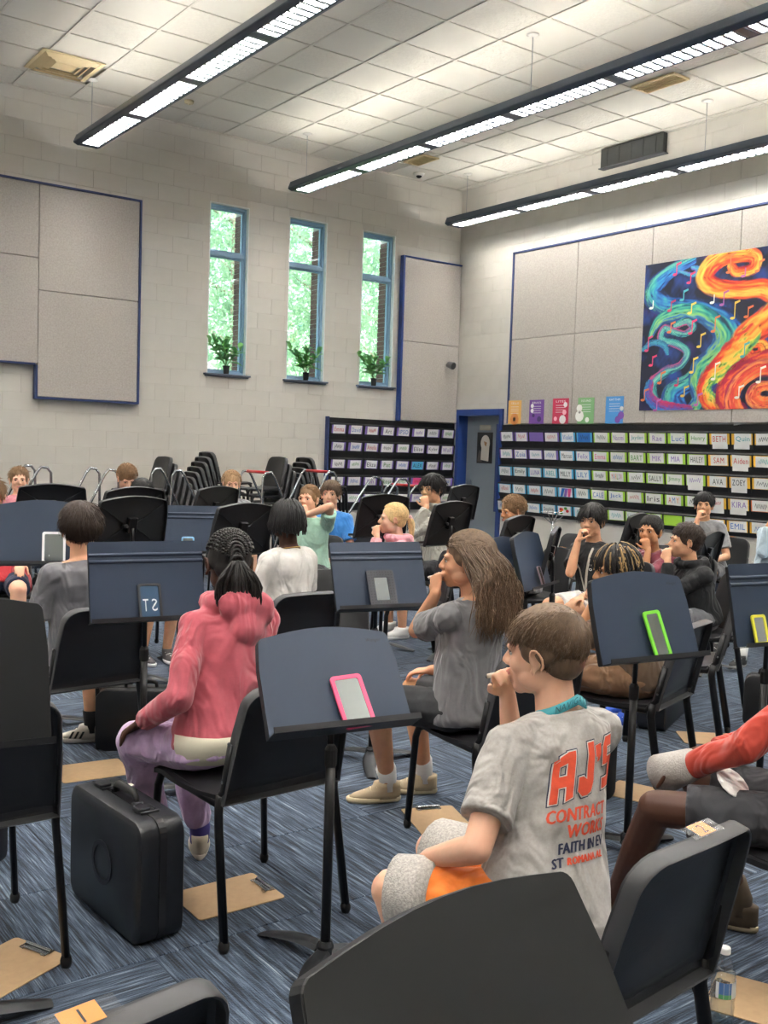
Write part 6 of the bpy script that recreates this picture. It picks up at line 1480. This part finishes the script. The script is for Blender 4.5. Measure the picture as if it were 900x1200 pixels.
# -- boy in the dark grey athletic shirt
I=person('boy with straight dark hair in a dark grey athletic shirt, seen from behind at left',(1.61,4.50,1.105),-12,(1.60,4.42,.53),6,look=2,s=.95,skin_='light',shirt=TEE('charcoal','5c5b60',folds=.7,rough=.6),bottom=TEE('black shorts','1d1d22'),knees=[(1.45,4.82,.50),(1.79,4.84,.50)],feet=[(1.46,4.80,0),(1.80,4.83,0)],vox=.006,dec=.5,disp=.018,shirt_low=-.10,hair=hair_short(HB['dark'],3000,.055,messy=.10,rad=.0012,low=-.72,r=(.084,.100,.088),up=.12,flow='down'),shoes=dict(sole=mat('white sole','cfcac2',.6),upper=mat('off white knit','c9c4b8',.7),stripe=mat('black stripe','17171a',.6),dir=[50,60]),socks=mat('black sock','191a1e',.8))
b=MB(); put_text(b,'o',frame4(I['nb']-I['sp']*.045-I['fw']*.1+I['Rt']*.02,I['Rt'],-I['fw']),.03,.014,0); shirt_print(I,[('o',.012,-.035,.020,.010,0,0),('O',.022,-.035,.014,.012,0,0)],[M_card],name='small_chest_mark')
# -- child in the plain white tee
I=person('child with short black locs in a plain white tee, seen from behind',(2.70,4.50,1.118),-8,(2.68,4.42,.53),12,look=0,s=.90,skin_='deep',shirt=TEE('white','d9d5d0',folds=.9,fs=8),bottom=TEE('black shorts','1d1d22'),vox=.006,dec=.5,disp=.02,hair=locs(HB['jet'],230,.105,.0066,spread=.010),shoes=dict(sole=M_card,upper=M_dedge))
b=MB(); nb,sp,fw,Rt,s=I['nb'],I['sp'],I['fw'],I['Rt'],I['s']
b.tube([nb-sp*(.010+.01*math.sin(a*.2618))*s+Rt*(math.cos(a*.2618)*.068*s)+fw*(math.sin(a*.2618)*.066*s) for a in range(25)],.0028,6,cap=False); _b(b,'gold_chain',[mat('gold','c9a25a',.3,metal=1)],I['root'],I['o0'])
# -- long haired girl in grey
M_gt=TEE('mid grey','6f6e70',folds=.9); M_camo=mat('black camo','26272a',.8,noise_s=14,noise_a=.5)
I=playing('girl with long brown half-up hair in a grey tee and black patterned shorts',(2.57,2.93,1.085),44,(2.56,2.88,.53),8,'L',look=3,s=.93,mp='small pale mouthpiece held by the long-haired girl in grey',skin_='warm',shirt=M_gt,bottom=M_camo,knees=[(2.36,3.20,.50),(2.60,3.27,.50)],feet=[(2.56,3.37,0),(2.76,3.37,0)],hands={'R':(2.62,3.18,.60)},vox=.0055,dec=.6,disp=.014,hair=longhair(HB['brown'],3000,.30),shoes=dict(sole=mat('cream sole 2','d6c8a6',.7),upper=mat('tan knit','b3a184',.8),dir=[62,52]),socks=mat('white sock','d9d9d9',.8),poles={'L':(-.05,-.25,-1)})
# -- child in the red sweater at the right edge
M_redc=TEE('red sweater','b23a29',folds=.9)
I=person('child in a red sweater, dark shorts and brown high-tops, cut by the right edge',(2.76,1.62,1.07),30,(2.64,1.47,.53),26,look=8,s=.93,skin_='deep',shirt=M_redc,sleeve='long',bottom=TEE('black piped shorts','2a2a2e'),knees=[(2.34,1.80,.50),(2.66,1.90,.50)],feet=[(2.40,2.0,0),(2.83,1.83,0)],hands={'L':(2.46,1.80,.60),'R':(2.62,1.82,.62)},poles={'L':(-.8,-.6,-.2),'R':(.9,-.2,-.2)},vox=.0055,dec=.6,disp=.02,girth=1.05,hair=hair_short(HB['black'],700,.02),shoes=dict(sole=mat('worn cream sole','b6a88c',.8),upper=mat('brown suede','4f4234',.85),lace=mat('dark lace','2a231c',.8),dir=[20,20]),socks=mat('brown suede','4f4234',.85))
S_,E_,T_=I['arms'][0]; d_=(T_-E_).normalized(); b=MB(); a0=T_-d_*.035; b.tube([a0,a0+d_*.06,a0+d_*.125],[.046,.053,.060],16); _b(b,'turned_back_cuff',[mat('grey fleece','aaa49e',.95,bump_s=200,bump=.9,noise_s=120,noise_a=.12)],I['root'],I['o0'])
b=MB(); b.ell(Vector((2.50,1.66,.585)),(.10,.055,.012),Matrix.Rotation(.5,3,'Z')@Matrix.Rotation(.6,3,'X')); _b(b,'white_shirt_tail',[TEE('white','d9d5d0')],I['root'],I['o0'])
# -- child with braids and tan trousers
I=playing('child with gold-flecked black braids in tan trousers, half hidden by the lime mirror stand',(3.50,2.98,1.0),58,(3.62,2.88,.53),30,'L',look=8,s=.92,skin_='tan',shirt=TEE('brown tee','5a4634'),bottom=TEE('tan','836246',folds=.9),blen='pants',knees=[(3.34,3.17,.51),(3.54,3.30,.51)],feet=[(3.38,3.22,0),(3.58,3.36,0)],vox=.006,dec=.5,disp=.02,hair=locs(HB['black'],260,.05,.0052,spread=.006,m2=GOLD,frac=.24),shoes=dict(sole=M_dedge,upper=mat('dark brown boot','3c2c22',.7)))
# -- boy in the black hoodie, blue shoes
M_bh=TEE('black hoodie','1c1d20',folds=.7)
I=playing('boy with brown hair in a black hoodie and blue sneakers, profile to the left',(5.25,3.92,.995),52,(5.36,3.86,.53),70,'L',look=0,s=.92,mp='thin pale mouthpiece held by the boy in the black hoodie',skin_='light',shirt=M_bh,sleeve='long',bottom=TEE('grey shorts','55565a'),feet=[(4.42,3.62,0),(4.62,3.80,0)],knees=[(4.95,3.86,.50),(4.98,4.06,.50)],extra=hood,vox=.0065,hair=hair_short(HB['dark'],1800,.03,messy=.25,rad=.0013,low=-.7),shoes=dict(sole=mat('blue white sole','c3cbe0',.6),upper=mat('royal blue knit','2450b8',.7),dir=[70,60]),socks=M_dedge)
# -- dark haired boy turning to the camera
I=playing('boy with short black hair and maroon shirt turning his face towards the camera',(5.80,4.63,.985),105,(5.95,4.60,.53),90,'L',look=0,s=.93,skin_='tan',shirt=TEE('maroon','6e2a3a'),bottom=TEE('black shorts','1d1d22'),hair=hair_short(HB['black'],1200,.025,messy=.2,low=-.6,rad=.0014),shoes=dict(sole=M_card,upper=M_dedge))
# -- boy in black tee with pale lanyard, white shorts
I=playing('boy in a black tee with a long pale lanyard and white shorts',(5.17,4.62,1.07),108,(5.20,4.56,.53),92,'R',look=2,s=.95,mp='small pale mouthpiece held by the lanyard boy',skin_='light',shirt=TEE('black tee','1a1a1d',folds=.8),bottom=TEE('white shorts','dcdad6'),knees=[(4.78,4.42,.52),(4.80,4.62,.52)],feet=[(4.72,4.42,0),(4.74,4.62,0)],hands={'L':(4.86,4.40,.60)},vox=.006,dec=.5,hair=hair_short(HB['black'],1700,.042,fringe=1.0,messy=.10,rad=.0014,r=(.084,.102,.090),low=-.5,flow='down',up=.12,facecut=.75),shoes=dict(sole=M_card,upper=M_card))
lanyard(I,mat('pale strap','b5aea2',.7),.016,.36,badge=mat('dark badge','3a3a40',.5))
shirt_print(I,[('::',.055,-.155,.022,.008,0,0),('o',.055,-.185,.022,.016,0,0)],[M_card],side=1,name='small_face_print')
# -- boy with glasses, grey hoodie
I=playing('boy with black hair and round glasses in a grey hoodie, before the card rack',(5.25,6.44,1.195),102,(5.30,6.36,.55),78,'L',look=3,s=1.02,mp='small pale mouthpiece held by the boy with glasses',skin_='light',shirt=TEE('stone grey','a6a59c',folds=.9),sleeve='long',bottom=TEE('black shorts','1d1d22'),extra=hood,hands={'R':(5.0,6.50,.66)},hair=hair_short(HB['jet'],1500,.05,fringe=.8,messy=.12,rad=.0015,r=(.084,.102,.090),low=-.45,flow='down',up=.12,facecut=.75),shoes=dict(sole=M_card,upper=M_card))
b=MB(); H,hs=I['H'],I['hs']
for x in(-1,1): b.tube([H@(Vector((x*.030+.019*math.cos(a*.5236),.088,.001+.018*math.sin(a*.5236)))*hs) for a in range(13)],.0011,5,cap=False); b.tube([H@(Vector((x*.049,.087,.005))*hs),H@(Vector((x*.076,.01,.003))*hs)],.0011,5)
b.tube([H@(Vector((-.011,.090,.004))*hs),H@(Vector((.011,.090,.004))*hs)],.0011,5); _b(b,'glasses',[mat('thin metal frame','6d5a4a',.4,metal=.6)],I['root'],I['o0'])
# -- blonde girl in pink
I=playing('blonde girl in profile with a pale pink hair tie and pink sweatshirt',(4.265,5.66,1.02),62,(4.32,5.60,.53),70,'L',look=0,s=.92,mp='small pale mouthpiece held by the blonde girl',skin_='fair',shirt=TEE('light pink','e3a3ad',folds=.8),sleeve='long',extra=hood,bottom=TEE('pink shorts','d98a98'),hair=hair_swept(HB['blond'],(0,-.125,.012),1300,tail=dict(L=.16,n=260,out=.02,r=.0022),tailr=.022))
b=MB(); 
for q in range(3): b.ell(I['H']@(Vector((.006*(q-1),-.128-.008*q,.020-.012*q))*I['hs']),(.016,.013,.013),None,10,7)
_b(b,'hair_tie',[mat('pale pink satin','e8b9b6',.5)],I['root'],I['o0'])
# -- girl in mint tee, arm raised
hd=(4.21,6.69,1.10); 
I=playing('girl in a mint green tee holding one hand at her mouth, elbow raised',hd,122,(4.25,6.68,.53),128,'L',look=-2,s=.93,skin_='fair',shirt=TEE('mint','a9d3bf',folds=.8),bottom=TEE('black shorts','1d1d22'),poles={'L':(.75,-.55,.05)},hair=hair_swept(HB['mid'],(0,-.118,-.02),1000,tail=dict(L=.12,n=120,out=.01,r=.0022),tailr=.015),brow=mat('light brow','6b4f37',.8))
# -- boy in blue
I=person('boy with brown hair in a bright blue shirt, half hidden behind a black stand',(4.635,7.02,1.12),135,(4.70,7.0,.53),120,s=.93,skin_='fair',shirt=TEE('bright blue','2f78c0'),bottom=TEE('black shorts','1d1d22'),hair=hair_short(HB['brown'],1100,.04,fringe=.7,messy=.2,rad=.0016,low=-.4))
lanyard(I,mat('purple strap','6a4a9a',.6),.014,.25)
# -- curly child in the centre back
I=person('child with curly brown hair peeking over a low black stand in the centre back',(5.30,5.53,1.075),78,(5.38,5.45,.53),75,s=.92,look=10,skin_='tan',shirt=TEE('grey tee','77787a'),bottom=TEE('black shorts','1d1d22'),hair=curly(HB['mid']))
# -- recorder player at the far right
I=playing('boy with straight black hair at the right, playing before the lime and yellow cards',(7.78,5.62,1.10),122,(7.85,5.58,.53),108,'R',look=0,s=.95,mp='small pale mouthpiece held by the boy before the lime and yellow cards',skin_='light',shirt=TEE('grey tee','77787a'),bottom=TEE('grey shorts','55565a'),hair=hair_short(HB['jet'],1300,.045,fringe=.7,messy=.12,rad=.0016,r=(.083,.101,.089),low=-.45,flow='down',up=.12,facecut=.75))
# -- child at the right edge, pale blue sleeves
I=playing('child in pale blue long sleeves at the right edge with white socks and black sneakers',(7.27,4.53,1.13),95,(7.24,4.60,.53),92,'R',look=0,s=.93,skin_='tan',shirt=TEE('pale blue','a9bcc8'),sleeve='long',bottom=TEE('black shorts','1d1d22'),knees=[(6.84,4.50,.50),(6.86,4.68,.50)],feet=[(6.50,4.30,0),(6.74,4.66,0)],hair=hair_short(HB['dark'],500,.03),shoes=dict(sole=mat('grey sole','8a8a88',.6),upper=mat('black knit','1f2023',.7),lace=M_card,dir=[95,90]),socks=mat('white sock','d9d9d9',.8),mp='small pale mouthpiece held by the child in pale blue sleeves')
# -- back row, left
I=person('boy in a red lettered shirt with a pink badge, cut by the left edge',(1.96,7.22,1.09),160,(1.98,7.02,.53),160,look=35,s=.98,skin_='fair',shirt=TEE('scarlet','b2262f'),bottom=TEE('navy','232c45'),hair=hair_short(HB['mid'],900,.04,messy=.3,rad=.0016),girth=1.1)
lanyard(I,mat('white strap','d0cfd4',.7),.01,.34,badge=mat('pink badge','e0409a',.5)); shirt_print(I,[('OKTRBR',.0,-.20,.26,.05,0,0)],[M_card],side=1)
I=person('round-faced boy with short blond-brown hair at the far left back',(2.87,9.69,1.11),165,(2.95,9.6,.53),165,s=1.0,skin_='fair',shirt=TEE('pink tee','c9808a'),bottom=TEE('navy','232c45'),hair=hair_short(HB['mid'],800,.028,messy=.4,rad=.0018,low=-.3),girth=1.25,brow=mat('light brow','6b4f37',.8))
I=person('child with tousled brown hair, face hidden behind a black stand at left back',(3.70,9.10,1.16),170,(3.75,9.1,.55),170,look=30,s=1.0,skin_='fair',shirt=TEE('grey tee','77787a'),bottom=TEE('navy','232c45'),hair=curly(HB['mid'],300,.0035,.013))
I=person('child with long straight black hair looking down behind the stands',(2.83,6.68,1.125),175,(2.86,6.72,.53),175,look=32,s=.93,skin_='light',shirt=TEE('black tee','1a1a1d'),bottom=TEE('black shorts','1d1d22'),hair=longhair(HB['jet'],900,.24,half_up=False),shoes=dict(sole=M_card,upper=mat('grey knit','4a4648',.7),dir=[170,185]),feet=[(2.92,6.42,0),(2.74,6.42,0)],knees=[(2.95,6.36,.50),(2.78,6.36,.50)])
I=person('boy with curly light brown hair peeking over a black stand below the tall chair stack',(4.49,8.50,1.14),160,(4.52,8.5,.54),160,look=6,s=.95,skin_='fair',shirt=TEE('grey tee','77787a'),bottom=TEE('navy','232c45'),hair=curly(HB['light'],300,.0032,.012,low=-.2),brow=mat('light brow','6b4f37',.8))
# ---- chairs under the children further back
for x,y,yw,lb in ((5.28,3.86,60,'black band chair under the boy in the black hoodie, blue sneakers before it'),(5.25,4.56,92,'black band chair with grey back under the lanyard boy'),(6.0,4.6,90,'black band chair under the boy in maroon'),(5.33,6.36,78,'black band chair under the boy with glasses'),(4.38,5.58,66,'black band chair under the blonde girl'),
  (4.26,6.74,128,'black band chair under the girl in mint'),(4.76,7.02,125,'black band chair under the boy in bright blue'),(5.42,5.45,80,'black band chair under the curly-haired child in the centre'),(7.90,5.58,95,'black band chair under the boy playing before the yellow cards'),(7.30,4.60,92,'black band chair under the child in pale blue sleeves'),
  (1.98,7.10,165,'black band chair under the boy in red at the left edge'),(2.95,9.66,165,'black band chair under the round-faced boy'),(3.75,9.16,170,'black band chair under the tousled child'),(2.86,6.78,175,'black band chair under the black-haired child looking down'),(4.52,8.57,160,'black band chair under the boy peeking below the stacks'),
  (3.10,4.62,150,'empty black band chair right of the white tee child'),(6.62,6.25,100,'empty grey-lit band chair before the mural wall'),(6.5,5.2,100,'empty band chair between the lanyard boy and the mural wall')):
    chair(x,y,yw,lb)
